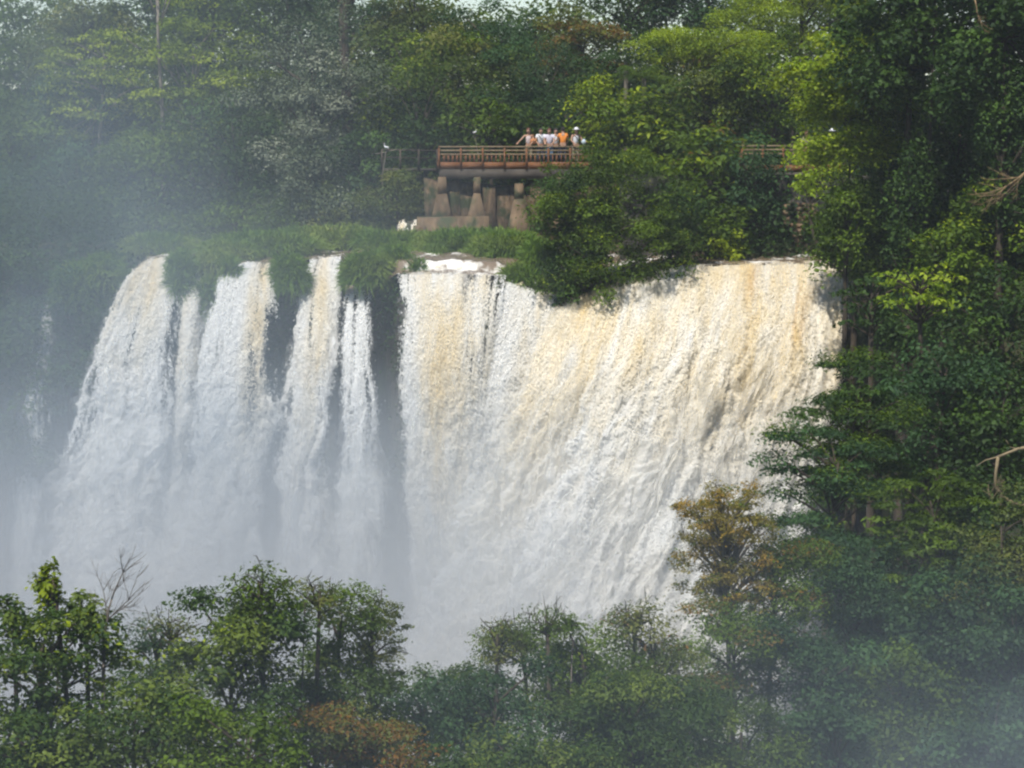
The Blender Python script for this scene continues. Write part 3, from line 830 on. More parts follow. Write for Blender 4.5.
# ------------------------------------------------------------------ people and birds
def plain(name, c, rough=.8):
    m, nt, out = new_mat(name); p = N(nt, 'ShaderNodeBsdfPrincipled')
    n = noise(nt, 9, 3, wpos(nt))
    nt.links.new(mixcol(nt, ramp(nt, n, .35, .65), c, tuple(x * .82 for x in c)), p.inputs['Base Color'])
    p.inputs['Roughness'].default_value = rough; nt.links.new(p.outputs[0], out.inputs[0]); return m
SKIN = plain('skin', (.45, .26, .17), .6)
CL = {k: plain('cloth_' + k, v) for k, v in dict(white=(.78, .78, .80), pinkish=(.72, .58, .56), orange=(.80, .27, .04), lilac=(.62, .58, .66), navy=(.03, .035, .06),
      jeans=(.09, .16, .26), khaki=(.22, .19, .12), tan=(.42, .17, .06), pale_blue=(.50, .60, .68), olive=(.22, .20, .11), black=(.02, .02, .02)).items()}
HAIR = {'brown': plain('hair_brown', (.12, .05, .03)), 'dark': plain('hair_dark', (.02, .015, .012))}

def skinned(name, chains, mat, parent, levels=1):
    """chains: lists of (x,y,z,r); the first vertex of a later chain may be an index into the vertices"""
    V = []; E = []; RR = []
    for ch in chains:
        prev = None
        for q in ch:
            if isinstance(q, int): prev = q; continue
            V.append(q[:3]); RR.append(q[3])
            if prev is not None: E.append((prev, len(V) - 1))
            prev = len(V) - 1
    me = bpy.data.meshes.new(name); me.from_pydata(V, E, []); me.materials.append(mat)
    o = bpy.data.objects.new(name, me); COL.objects.link(o); o.parent = parent
    md = o.modifiers.new('skin', 'SKIN'); md.use_smooth_shade = True
    sv = me.skin_vertices[0].data
    for i, r in enumerate(RR):
        sv[i].radius = (r, r) if not isinstance(r, tuple) else r; sv[i].use_root = (i == 0)
    s = o.modifiers.new('smooth', 'SUBSURF'); s.levels = levels; s.render_levels = levels
    return o

def person(label, px, D, zf, rz, H, top, legs, hair, arms='rest', lean=0.0, hat=None, sleeve=True, skirt=False, group=None, strap=False):
    p0 = pt(px, 165, D)
    root = empty('person', (p0[0], D, zf), label, 'person', group)
    root.rotation_euler = (0, 0, rz); s = H / 1.72; root.scale = (s, s, s)
    ly = lambda z: -lean * max(0, z - .95)      # leaning towards the rail (-y)
    chest = (0, ly(1.28), 1.28); nk = (0, ly(1.46), 1.455)
    hd = (0, ly(1.56) - .02, 1.575)
    ch = [[(0, 0, .95, (.15, .10)), (0, ly(1.12), 1.12, (.125, .09)), (*chest, (.155, .10)), (*nk, .05), (*hd, (.082, .095)), (hd[0], hd[1], 1.675, (.07, .08))]]
    # legs 6.. ; arms after
    for sx in (-1, 1):
        ch.append([0, (sx * .09, 0, .86, .088), (sx * .10, -.02, .48, .058), (sx * .10, .02, .09, .036), (sx * .105, -.12, .035, .032)])
    hands = []; sleeves = []
    for sx in (-1, 1):
        sh = (sx * .175, chest[1], 1.385)
        if arms == 'rest' or (arms == 'left' and sx > 0) or (arms == 'hold' and sx < 0):
            el = (sx * .25, chest[1] - .10, 1.12); wr = (sx * .16, chest[1] - .30, 1.0)
        elif arms == 'left':
            el = (sx * .36, chest[1] - .12, 1.16); wr = (sx * .50, chest[1] - .28, 1.0)
        else:
            el = (sx * .28, chest[1] - .08, 1.12); wr = (sx * .42, chest[1] - .26, 1.08)
        n0 = sum(len([q for q in c if not isinstance(q, int)]) for c in ch)
        ch.append([2, (*sh, .05), (*el, .038), (*wr, .026), (wr[0], wr[1] - .07, wr[2] - .01, .033)])
        palm_i = n0 + 3
        for k, (dx, ln) in enumerate(((-.03, .065), (-.01, .075), (.01, .07), (.03, .055))):
            ch.append([palm_i, (wr[0] + dx, wr[1] - .10, wr[2] - .01, .009), (wr[0] + dx * 1.2, wr[1] - .10 - ln * .6, wr[2] - .02, .008), (wr[0] + dx * 1.2, wr[1] - .10 - ln * .8, wr[2] - .05, .007)])
        ch.append([palm_i, (wr[0] - sx * .045, wr[1] - .06, wr[2], .010), (wr[0] - sx * .06, wr[1] - .10, wr[2] - .02, .008)])
        sleeves.append((sh, el))
    # ears and nose grown from the head
    ch.append([4, (0, hd[1] - .115, 1.565, .012)])
    for sx in (-1, 1): ch.append([4, (sx * .092, hd[1] + .01, 1.57, .016)])
    skinned('body', ch, SKIN, root)
    c2 = [[(0, 0, .93, (.17, .12)), (0, ly(1.12), 1.12, (.145, .115)), (*chest, (.175, .125)), (0, ly(1.42), 1.42, (.09, .07))]]
    if sleeve:
        for (sh, el), sx in zip(sleeves, (-1, 1)):
            mid = tuple(a + (b - a) * .55 for a, b in zip(sh, el)); c2.append([2, (*sh, .068), (*mid, .058)])
    skinned('shirt', c2, CL[top], root)
    if skirt:
        skinned('skirt', [[(0, 0, .98, (.16, .12)), (0, 0, .8, (.2, .16)), (0, 0, .5, (.24, .2))]], CL[legs], root)
    else:
        c3 = [[(0, 0, .96, (.165, .12))]]
        for sx in (-1, 1): c3.append([0, (sx * .092, 0, .86, .105), (sx * .10, -.02, .48, .078), (sx * .10, .01, .14, .062)])
        skinned('trousers', c3, CL[legs], root)
    off = np.array(hd)
    def local(mb, name, mat):
        me = bpy.data.meshes.new(name); me.from_pydata([tuple(v) for v in np.concatenate(mb.v)], [], mb.f); me.materials.append(mat)
        for q in me.polygons: q.use_smooth = True
        o = bpy.data.objects.new(name, me); COL.objects.link(o); o.parent = root; return o
    m = MB(); m.ball(off + (0, .025, .055), (.098, .108, .098), 14, 10, .15, 3)
    if hair == 'brown': m.ball(off + (0, .085, -.06), (.075, .05, .13), 10, 8, .2, 4)
    local(m, 'hair', HAIR[hair])
    for sx in (-1, 1): m = MB(); m.ball(off + (sx * .034, -.094, .012), (.014, .008, .009), 8, 6); local(m, 'eye', CL['black'])
    m = MB(); m.box(off + (0, -.098, -.05), (.045, .008, .010)); local(m, 'mouth', CL['black'])
    if hat:
        m = MB(); m.ball(off + (0, .01, .085), (.105, .115, .085), 16, 10); m.ball(off + (0, .0, .062), (.19, .20, .016), 18, 8); local(m, 'sun_hat', CL[hat])
    if strap:
        m = MB(); m.tube([(-.15, chest[1] - .05, 1.42), (-.02, chest[1] - .145, 1.28), (.16, chest[1] - .09, 1.05)], .014, 6); local(m, 'strap', CL['black'])
    return root
PG = 'visitors on the viewing deck'
PI = math.pi
person('woman in a pale pink sleeveless top with one hand on the rail, leftmost visitor', 529, 135.45, DZ, -.15, 1.66, 'pinkish', 'khaki', 'brown', 'left', .30, sleeve=False, group=PG)
person('person in a white t-shirt with a dark strap, second from the left in the group', 540.5, 135.5, DZ, .1, 1.66, 'white', 'navy', 'dark', 'rest', .30, group=PG, strap=True)
person('person in a pale lilac patterned top with jeans, in the middle of the group', 549.5, 135.4, DZ, -.1, 1.64, 'lilac', 'jeans', 'brown', 'rest', .22, group=PG)
person('person in white standing just behind the lilac and orange tops', 555.5, 136.1, DZ, .2, 1.66, 'white', 'navy', 'dark', 'rest', .1, group=PG)
person('man in a bright orange shirt with dark hair at the rail', 563, 135.45, DZ, PI, 1.70, 'orange', 'navy', 'dark', 'hold', -.05, group=PG)
person('woman in a white sun hat and white top, rightmost of the group', 575.5, 135.5, DZ, .25, 1.68, 'white', 'khaki', 'brown', 'hold', .22, hat='white', sleeve=False, group=PG, strap=True)
def walkz(px): return zr
person('person in an olive top on the shaded right walkway behind lime leaves', 806, 129.5, zr, .1, 1.62, 'olive', 'khaki', 'brown', 'rest', .1, group='visitors on the right walkway')
person('person in a pale blue top on the shaded right walkway, mostly behind leaves', 832, 129.5, zr, -.2, 1.68, 'pale_blue', 'navy', 'dark', 'rest', .1, hat='white', group='visitors on the right walkway')
# bag and cloth bag held on the deck
c = pt(533.5, 141.5, 135.25); m = MB(); m.ball(c, (.16, .09, .15), 14, 10, .1, 2); m.box(c + (0, -.09, .03), (.18, .02, .07)); m.tube([c + (-.1, 0, .12), c + (-.02, 0, .34), c + (.1, 0, .12)], .012, 6)
prop(m.build('bag', CL['tan'], None, True, origin=c), 'round orange tan shoulder bag beside the woman in pink', 'bag')
c = pt(584, 142, 135.3); m = MB(); m.ball(c, (.11, .06, .11), 12, 8, .3, 6); m.tube([c + (-.05, 0, .08), c + (0, 0, .19), c + (.05, 0, .08)], .008, 5)
prop(m.build('bag', CL['pale_blue'], None, True, origin=c), 'small white bag held out by the woman in the sun hat', 'bag')

def bird(label, px, py, D, rz, s=1.0, perch=None):
    c = pt(px, py, D); root = empty('white_bird', c, label, 'bird', 'white birds'); root.rotation_euler = (0, 0, rz)
    WHT = CL['white']
    def loc(mb, name, mat):
        me = bpy.data.meshes.new(name); me.from_pydata([tuple(v * s) for v in np.concatenate(mb.v)], [], mb.f); me.materials.append(mat)
        o = bpy.data.objects.new(name, me); COL.objects.link(o); o.parent = root
    skb = skinned('body', [[(0, 0, 0, .07 * s), (.10 * s, 0, .05 * s, .055 * s), (.15 * s, 0, .14 * s, .022 * s), (.12 * s, 0, .22 * s, .018 * s), (.16 * s, 0, .30 * s, .028 * s)],
                           [0, (-.13 * s, 0, -.06 * s, .05 * s), (-.24 * s, 0, -.12 * s, .018 * s)]], WHT, root, 1)
    m = MB(); m.beam((.18, 0, .30), (.27, 0, .28), .014, .014); loc(m, 'beak', CL['tan'])
    for y in (-.03, .03): m = MB(); m.tube([(0, y, -.05), (.01, y, -.16), (0, y, -.30)], .007, 5); loc(m, 'leg', CL['black'])
    for y in (-1, 1):
        m = MB(); m.ball((-.05, y * .065, -.01), (.16, .02, .06), 12, 8); loc(m, 'wing', WHT)
    return root
bird('small white bird perched in the foliage left of the deck', 386, 147, 138.2, PI * .9, .6)
bird('small white bird perched above the left part of the deck rail', 475, 132, 136.8, .2, .42)
m = MB(); c = pt(475, 136, 136.9); m.tube([c + (0, 0, .05), c + (.05, .02, -.3), c + (.15, .1, -.9), c + (.2, .3, -1.6)], [.012, .015, .02, .03], 5); m.tube([c + (-.1, 0, .02), c + (.05, 0, -.25)], .01, 5)
prop(m.build('perch_branch', BARKP, None, origin=c), 'thin bare stick rising behind the deck rail under the bird', 'branch')
c = pt(386, 152, 138.3); m = MB(); m.tube([c + (-.5, 0, -.1), c + (0, 0, .0), c + (.5, .1, .12)], .02, 5); m.tube([c, c + (-.2, .1, -1.2), c + (-.1, .2, -2.4)], .03, 5)
prop(m.build('perch_branch', BARKP, None, origin=c), 'bare branch carrying the bird left of the deck', 'branch')
# ------------------------------------------------------------------ forest
# name, label, px, py, D, rx, rz (pixels of the photo), leaf, style, extras
T = [
('round_bush','left shoulder of dark leaves standing on the rock in front of the deck\'s right end',578,215,120.6,34,46,'deep','shrub',{'cover':6,'L':.125,'W':.075,'ry':36,'cl':13,'base':-1.5}),
# far row, crowns against the sky
('broadleaf_tree','tall misty tree at the left edge, its top just under the sky',25,72,162,58,50,'mid','dome',{}),
('broadleaf_tree','tall misty tree with a yellowish top right of the sky gap in the left corner',88,40,160,46,52,'olive','dome',{}),
('broadleaf_tree','dark misty tree behind the tall pale trunk at the upper left',150,30,163,52,54,'deep','dome',{}),
('broadleaf_tree','far green tree above the tiered bright crown at the upper left',215,22,162,54,50,'mid','dome',{}),
('broadleaf_tree','far dark tree rising behind the silvery tree',290,10,164,52,52,'deep','dome',{}),
('broadleaf_tree','far tree with a dark forked trunk showing between the silvery and green crowns',352,14,162,46,50,'blue','dome',{}),
('broadleaf_tree','far yellow green tree top directly left of the sky gap in the middle',412,26,160,50,46,'olive','dome',{}),
('broadleaf_tree','far fine leaved tree whose top lies under the sky gap in the middle',478,46,158,48,40,'blue','fine',{'L':.15,'W':.08}),
('broadleaf_tree','rust and yellow tinted tree top between the two sky gaps and the green canopy',578,44,157,36,34,'olive','dome',{'second':('rust',.9,.8)}),
('broadleaf_tree','far dull tree between the sky gap and the rust tinted top',535,50,160,34,36,'blue','dome',{}),
('broadleaf_tree','far dark green tree at the top edge right of the rust tinted top',628,14,162,48,46,'deep','dome',{}),
('broadleaf_tree','far blue green tree at the top edge right of centre',700,8,162,54,46,'blue','dome',{}),
('broadleaf_tree','olive lime feathery tree top at the top edge above the recess',785,14,150,60,44,'bright','fine',{'L':.14,'W':.07,'second':('lime',.4,.5)}),
('broadleaf_tree','far mid green tree at the top edge left of the big right hand tree',850,2,155,52,48,'mid','dome',{}),
# second row
('broadleaf_tree','misty grey green tree at the left edge halfway up the forest',10,140,150,62,60,'mid','dome',{}),
('broadleaf_tree','misty tree right of the left edge tree, above the dim undergrowth',92,120,151,52,52,'blue','dome',{}),
('tiered_tree','misty bright green tree with flat tiers and a pale trunk at the upper left',190,70,146,72,60,'bright','layer',{'bark':BARKP,'cover':2.4,'tr':.16}),
('tiered_tree','lower misty tree with flat green tiers left of the pale trunk',95,70,149,52,34,'bright','layer',{'bark':BARKP,'cover':2.2}),
('silvery_tree','large silvery grey green tree speckled with pale leaves left of the deck',318,88,145,62,84,'silver','fine',{'L':.17,'W':.10,'cover':3.6}),
('broadleaf_tree','bright green leafed tree right of the silvery tree',408,82,150,48,60,'mid','dome',{'second':('bright',.5,.5)}),
('broadleaf_tree','broad yellow green tree above the left end of the deck',460,84,149,52,52,'olive','dome',{'second':('mid',.6,.6)}),
('broadleaf_tree','dark blue green fine leaved tree directly above the people',540,96,148,52,50,'blue','fine',{'L':.13,'W':.07,'cover':4.2}),
('broadleaf_tree','dusky tree left of the palm above the people',592,96,146,40,44,'deep','dome',{}),
('broadleaf_tree','lime canopy with fine leaves right of the palm',705,52,142,62,32,'bright','fine',{'L':.14,'W':.07,'second':('lime',.5,.8),'cover':4}),
('broadleaf_tree','dark green tree with brown tinted leaves under the lime canopy',720,100,141,56,42,'olive','dome',{'L':.17,'second':('rust',.2,.4)}),
('broadleaf_tree','mid green tree filling the slope left of the lime vine covered tree',778,74,139,48,50,'mid','dome',{'L':.16,'second':('bright',.4,.5)}),
# understory behind the falls, left
('bush','dim misty bush at the left edge under the forest',5,215,143,55,48,'blue','shrub',{}),
('bush','dim misty bush above the leftmost stream',85,205,141,54,50,'blue','shrub',{}),
('bush','misty rounded bush under the tiered tree',160,180,141,56,56,'mid','shrub',{}),
('bush','dark misty bush between the tiered tree and the silvery tree',235,165,142,48,60,'deep','shrub',{}),
('bush','speckled grey green bush at the foot of the silvery tree',305,190,139,50,48,'silver','shrub',{'L':.16,'W':.09}),
('bush','dark bush left of the walkway and the white bird',360,180,141,42,48,'deep','shrub',{}),
('bush','feathery olive bush in front of the left walkway',400,200,137.5,34,30,'olive','fine',{'L':.13,'W':.07}),
('bush','low olive bush above the reeds, left of the boulder',335,215,138,36,20,'olive','shrub',{'L':.14}),
('bush','low misty bush above the second stream',245,220,137,52,20,'mid','shrub',{'L':.15}),
('bush','low misty bush over the leftmost streams',150,232,134,55,18,'mid','shrub',{'L':.15}),
('bush','dim bush on the cliff edge left of the falls',60,262,128,54,24,'blue','shrub',{'L':.16}),
('bush','dim bush clinging to the cliff at the far left edge',-2,300,124,44,50,'deep','shrub',{'L':.16}),
('bush','deep green leafy bush behind the left end of the deck',425,130,143,34,44,'deep','shrub',{}),
('bush','glossy green bush behind the deck rail near the perched bird',495,125,140.5,42,26,'mid','shrub',{'L':.26,'W':.14}),
('bush','dark bush behind the people on the deck',560,125,141,36,26,'deep','shrub',{}),
('bush','dark foliage seen under the deck at its right end',575,205,139.5,40,34,'deep','shrub',{}),
('bush','dim shrub crowning the cliff edge directly left of the leftmost stream',118,272,124.5,24,22,'deep','shrub',{'L':.16,'base':-1}),
('bush','broad dim shrub at the cliff edge above the far left stream',70,285,124,40,26,'blue','shrub',{'L':.16,'base':-2}),
('bush','dim shrub at the cliff edge in the far left corner of the gorge',15,275,125,46,34,'deep','shrub',{'L':.16,'base':-2}),
('bush','misty shrub hanging on the cliff face left of the leftmost stream',98,318,123.2,26,34,'deep','shrub',{'L':.16,'base':-6}),
('bush','misty shrub low on the cliff at the far left edge',15,350,123,40,40,'deep','shrub',{'L':.16,'base':-8}),
('bush','dim shrub on the cliff between the far left stream and the leftmost broad stream',72,372,123,22,36,'blue','shrub',{'L':.16,'base':-9}),
('bush','faint shrub far down the misty cliff at the left edge',10,430,122,34,40,'deep','shrub',{'L':.16,'base':-12}),
# right of the deck
('broadleaf_tree','bright green tree directly right of the people',603,112,139,30,38,'bright','dome',{'L':.2,'second':('lime',.25,.4)}),
('broadleaf_tree','leafy tree with large glossy leaves behind the round dark bush',655,130,136,48,44,'mid','dome',{'L':.26,'W':.14,'second':('bright',.35,.4)}),
('round_bush','big round dark green bush on the rock between the lacy curtain and the main curtain',614,223,119.6,70,67,'mid','shrub',{'cover':6.5,'L':.125,'W':.075,'ry':58,'cl':16,'shell':.5,'base':-1.5,'second':('bright',.15,.3)}),
('bush','lower dark green bush hanging over the notch left of the main curtain',572,276,119.2,32,26,'deep','shrub',{'cover':4.4,'L':.16,'W':.09,'ry':28,'cl':12,'base':-2.2}),
('bush','dark bush right of the round bush at the edge of the main curtain',668,228,122.2,34,42,'deep','shrub',{'L':.18,'W':.1,'base':0}),
('broadleaf_tree','tree with large drooping pale green leaves over the dark recess',700,178,127,46,44,'mid','dome',{'L':.34,'W':.17,'cover':3.2,'second':('bright',.3,.4)}),
('bush','dark bush at the water edge left of the dark recess',712,232,124.5,32,32,'mid','shrub',{'L':.24,'W':.12}),
('bush','fine leaved bush hanging into the recess left of the masonry pier',752,180,126.4,32,38,'blue','shrub',{'L':.16}),
('bush','small bright sprig bush at the water edge beside the recess',728,250,123.6,15,13,'bright','shrub',{'L':.18,'base':0}),
# big right hand tree and its neighbours
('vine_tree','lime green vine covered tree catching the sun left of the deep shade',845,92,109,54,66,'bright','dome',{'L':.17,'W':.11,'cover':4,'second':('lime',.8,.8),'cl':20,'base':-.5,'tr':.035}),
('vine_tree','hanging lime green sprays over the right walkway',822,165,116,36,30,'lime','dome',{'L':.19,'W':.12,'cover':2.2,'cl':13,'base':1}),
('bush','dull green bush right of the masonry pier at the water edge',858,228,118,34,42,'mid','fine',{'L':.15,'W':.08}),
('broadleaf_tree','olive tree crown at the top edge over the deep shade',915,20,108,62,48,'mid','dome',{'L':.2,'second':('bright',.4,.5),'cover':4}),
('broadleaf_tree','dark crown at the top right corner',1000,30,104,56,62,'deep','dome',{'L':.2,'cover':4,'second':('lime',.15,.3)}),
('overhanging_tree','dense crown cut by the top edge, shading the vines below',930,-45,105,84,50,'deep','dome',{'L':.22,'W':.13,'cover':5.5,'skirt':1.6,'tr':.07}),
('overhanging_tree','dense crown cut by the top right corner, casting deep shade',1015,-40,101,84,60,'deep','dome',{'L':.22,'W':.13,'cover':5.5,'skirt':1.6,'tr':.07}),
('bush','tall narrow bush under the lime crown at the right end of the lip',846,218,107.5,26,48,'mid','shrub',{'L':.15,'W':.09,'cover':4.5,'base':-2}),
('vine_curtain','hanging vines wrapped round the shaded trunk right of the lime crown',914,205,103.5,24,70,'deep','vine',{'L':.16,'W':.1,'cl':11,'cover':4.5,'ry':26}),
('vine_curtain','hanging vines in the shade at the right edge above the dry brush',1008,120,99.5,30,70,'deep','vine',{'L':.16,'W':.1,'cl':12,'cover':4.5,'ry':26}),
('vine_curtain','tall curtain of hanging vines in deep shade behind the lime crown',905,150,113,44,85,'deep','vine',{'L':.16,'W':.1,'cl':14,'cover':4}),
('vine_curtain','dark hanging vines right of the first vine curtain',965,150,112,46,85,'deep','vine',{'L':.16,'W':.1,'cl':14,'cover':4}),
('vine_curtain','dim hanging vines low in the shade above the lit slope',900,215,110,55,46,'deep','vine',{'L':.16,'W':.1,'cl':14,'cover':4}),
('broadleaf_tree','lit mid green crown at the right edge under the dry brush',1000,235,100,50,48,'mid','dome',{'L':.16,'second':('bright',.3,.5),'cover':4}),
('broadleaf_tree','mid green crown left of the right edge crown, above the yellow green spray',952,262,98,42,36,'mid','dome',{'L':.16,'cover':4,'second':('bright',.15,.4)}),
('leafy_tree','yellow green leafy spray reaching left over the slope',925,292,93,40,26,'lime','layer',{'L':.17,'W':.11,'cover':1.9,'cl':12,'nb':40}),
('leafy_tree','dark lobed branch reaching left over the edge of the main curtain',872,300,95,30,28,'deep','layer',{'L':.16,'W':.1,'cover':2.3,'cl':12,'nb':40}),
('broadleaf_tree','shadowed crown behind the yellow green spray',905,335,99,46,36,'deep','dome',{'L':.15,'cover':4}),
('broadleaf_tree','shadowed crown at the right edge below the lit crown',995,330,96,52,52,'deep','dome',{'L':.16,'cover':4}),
('broadleaf_tree','blue green crown in the middle of the slope at right',945,385,92,58,44,'blue','dome',{'L':.14,'cover':4}),
('feathery_tree','feathery tiered tree leaning left over the lower main curtain',862,402,88,46,50,'deep','layer',{'L':.12,'W':.055,'cover':4,'nb':60,'second':('mid',.4,.5)}),
('feathery_tree','lower feathery tree reaching left towards the golden tree',830,478,84,60,44,'blue','layer',{'L':.12,'W':.055,'cover':4,'nb':60,'second':('mid',.3,.5)}),
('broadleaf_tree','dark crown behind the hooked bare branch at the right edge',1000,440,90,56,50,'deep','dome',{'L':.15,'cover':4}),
('drooping_tree','tree of drooping layered leaves left of the hooked bare branch',925,520,80,52,50,'mid','layer',{'L':.17,'W':.06,'cover':4,'cl':15}),
('broadleaf_tree','dull crown under the hooked bare branch at the right edge',1005,545,78,42,50,'olive','dome',{'L':.13,'cover':4}),
('golden_tree','golden olive tree with fine twigs in front of the main curtain',726,543,76,48,62,'gold','fine',{'L':.095,'W':.055,'cover':2.7,'cl':11,'nb':70,'extra':2,'second':('mid',.3,.4),'bark':BARKP}),
('broadleaf_tree','green crown with a few rusty leaves right of the golden tree',785,580,76.5,36,46,'mid','dome',{'L':.11,'W':.06,'cover':4,'second':('rust',.2,.4)}),
('broadleaf_tree','dark misty crown low on the slope below the feathery trees',860,585,79,56,52,'blue','dome',{'L':.13,'W':.07,'cover':4}),
('broadleaf_tree','misty crown low at the right, above the corner',945,625,77,56,56,'blue','dome',{'L':.14,'cover':4}),
('broadleaf_tree','mist veiled crown at the right edge near the bottom',1015,660,75,50,60,'blue','dome',{'L':.14,'cover':4}),
('broadleaf_tree','mist veiled crown left of the bottom right corner',900,710,73,62,56,'mid','dome',{'L':.14,'cover':4}),
('broadleaf_tree','mist veiled crown in the bottom right corner',990,750,71,62,50,'blue','dome',{'L':.14,'cover':4}),
('broadleaf_tree','green crown with rusty patches under the golden tree',735,655,72,50,44,'mid','dome',{'L':.11,'W':.06,'cover':3.6,'second':('rust',.3,.4)}),
('broadleaf_tree','dusky green crown between the rusty crown and the mist',810,680,72,52,52,'blue','dome',{'L':.12,'W':.07,'cover':4}),
('broadleaf_tree','green crown at the bottom edge right of centre',735,750,68,62,46,'mid','dome',{'L':.11,'W':.065,'cover':4}),
('broadleaf_tree','bluish crown at the bottom edge under the dusky crown',830,760,68,56,44,'blue','dome',{'L':.12,'cover':4}),
# foreground row in front of the falls
('broadleaf_tree','bushy tree with a rusty upper crown left of the golden tree',648,660,66,34,46,'olive','dome',{'L':.11,'W':.06,'cover':2.6,'second':('rust',.3,.3),'nb':50}),
('small_tree','green tree in front of the falls between the two leaning twigs',575,668,62,40,50,'mid','dome',{'L':.12,'W':.055,'cover':3.4,'nb':40,'second':('bright',.12,.3)}),
('small_tree','dense green tree at the bottom edge under the rusty crown',625,725,60,58,44,'fore','dome',{'L':.12,'W':.06,'cover':3.8}),
('slender_tree','slender leaning tree with a feathery tip in front of the main curtain',516,650,63,34,34,'mid','sparse',{'L':.10,'W':.045,'cover':3.0,'nb':40,'extra':2}),
('small_tree','grey green tree below the slender leaning tree',500,705,60,46,44,'blue','dome',{'L':.11,'W':.055,'cover':3.0,'nb':40}),
('small_tree','loose grey green tree with gaps of mist right of the orange bush',425,715,60,42,36,'blue','dome',{'L':.11,'W':.055,'cover':2.5,'nb':40}),
('small_tree','green tree at the bottom edge in the middle',540,762,56,60,40,'fore','dome',{'L':.12,'W':.06,'cover':3.8}),
('slender_tree','slim leafy twig leaning right above the middle of the foreground canopy',546,622,61.5,22,13,'mid','sparse',{'L':.09,'W':.045,'cover':1.8,'nb':30,'extra':2}),
('slender_tree','airy small crown left of the slim leaning twig',500,642,62,20,20,'olive','sparse',{'L':.09,'W':.05,'cover':1.8,'nb':30,'extra':2}),
('slender_tree','airy pointed crown on top of the dense dark tree',258,590,54,22,22,'mid','sparse',{'L':.10,'W':.06,'cover':1.9,'nb':30,'extra':2}),
('slender_tree','loose wispy crown between the dense dark tree and the flat topped tree',318,598,55.5,20,18,'olive','sparse',{'L':.09,'W':.055,'cover':1.7,'nb':30,'extra':2}),
('slender_tree','wispy crown standing above the thin pale twigged tree',168,628,56,20,16,'olive','sparse',{'L':.09,'W':.055,'cover':1.6,'nb':30,'extra':2}),
('slender_tree','wispy top rising over the rusty crowned tree beside the main curtain',640,618,66,16,16,'olive','sparse',{'L':.10,'W':.05,'cover':1.7,'nb':30,'extra':2}),
('small_tree','dark leafed tree filling the gap under the slender open tree',318,702,56,40,46,'fore','dome',{'L':.11,'W':.07,'cover':3.6}),
('small_tree','green tree filling the gap left of the dense dark tree',178,712,55,42,48,'fore','dome',{'L':.11,'W':.07,'cover':3.6}),
('small_tree','bushy green tree directly behind the larger orange bush',378,712,57,34,34,'mid','dome',{'L':.11,'W':.06,'cover':3.4}),
('small_tree','pale tipped green tree left of the slender leaning tree',458,700,62,38,40,'mid','dome',{'L':.11,'W':.055,'cover':3.4}),
('small_tree','full green tree between the middle tree and the rusty crowned tree',602,694,64,40,44,'mid','dome',{'L':.11,'W':.055,'cover':3.4}),
('small_tree','full tree just below the rusty crowned tree',668,716,65,46,46,'fore','dome',{'L':.11,'W':.055,'cover':3.6}),
('orange_bush','orange and yellow turning bush at the bottom left of centre',352,738,54,44,34,'olive','shrub',{'L':.09,'W':.06,'cover':3,'second':('rust',.9,.8)}),
('orange_bush','small orange bush at the bottom edge beside the larger orange bush',408,765,52,22,14,'rust','shrub',{'L':.09,'W':.06,'cover':3}),
('slender_tree','slender open tree with a pale crown between the dense tree and the mist',338,640,57,34,44,'mid','sparse',{'L':.095,'W':.055,'cover':3.0,'nb':40,'extra':1}),
('slender_tree','thin tree with a flat leafy top leaning right, nearest the lacy curtain',374,624,57.5,28,26,'olive','fine',{'L':.085,'W':.045,'cover':2.6,'nb':26,'extra':1,'cl':8,'skirt':1.0}),
('dense_tree','dense dark leafed tree in the left middle of the foreground',232,662,54,62,60,'fore','dome',{'L':.12,'W':.075,'cover':3.8,'second':('bright',.1,.3),'nb':40}),
('slender_tree','light open crown rising above the dense dark tree',272,608,54.5,36,34,'mid','sparse',{'L':.10,'W':.065,'cover':2.2,'nb':50,'extra':2}),
('slender_tree','thin pale twigged tree between the two leafy trees at the left',155,655,56,24,34,'blue','sparse',{'L':.08,'W':.05,'cover':2.4,'nb':40,'extra':2}),
('leafy_tree','broad bright leafed tree at the left edge of the foreground',52,665,50,60,60,'fore','dome',{'L':.13,'W':.09,'cover':3.6,'second':('bright',.25,.4),'cl':17}),
('leafy_tree','narrow leafy spire rising from the left edge tree',48,592,50.5,13,36,'bright','col',{'L':.12,'W':.085,'cover':3.2,'cl':7,'ry':13,'nb':30}),
('leafy_tree','bushy top at the left edge beside the leafy spire',14,618,51,22,22,'fore','dome',{'L':.12,'W':.085,'cover':3.2,'cl':11}),
('leafy_tree','bushy top right of the leafy spire under the dead tree',86,618,50.5,20,22,'fore','dome',{'L':.12,'W':.085,'cover':3.2,'cl':11}),
('small_tree','dusky undergrowth tree at the bottom left corner',40,755,48,68,44,'fore','dome',{'L':.12,'W':.08,'cover':3.6}),
('small_tree','undergrowth tree at the bottom edge under the thin pale tree',140,745,48,58,46,'fore','dome',{'L':.11,'W':.07,'cover':3.6}),
('small_tree','undergrowth tree at the bottom edge under the dense dark tree',248,752,47,60,40,'mid','dome',{'L':.11,'W':.07,'cover':3.6}),
('small_tree','low green tree at the bottom edge between the orange bushes and the middle tree',460,772,52,56,30,'fore','dome',{'L':.11,'W':.06,'cover':3.6}),
]
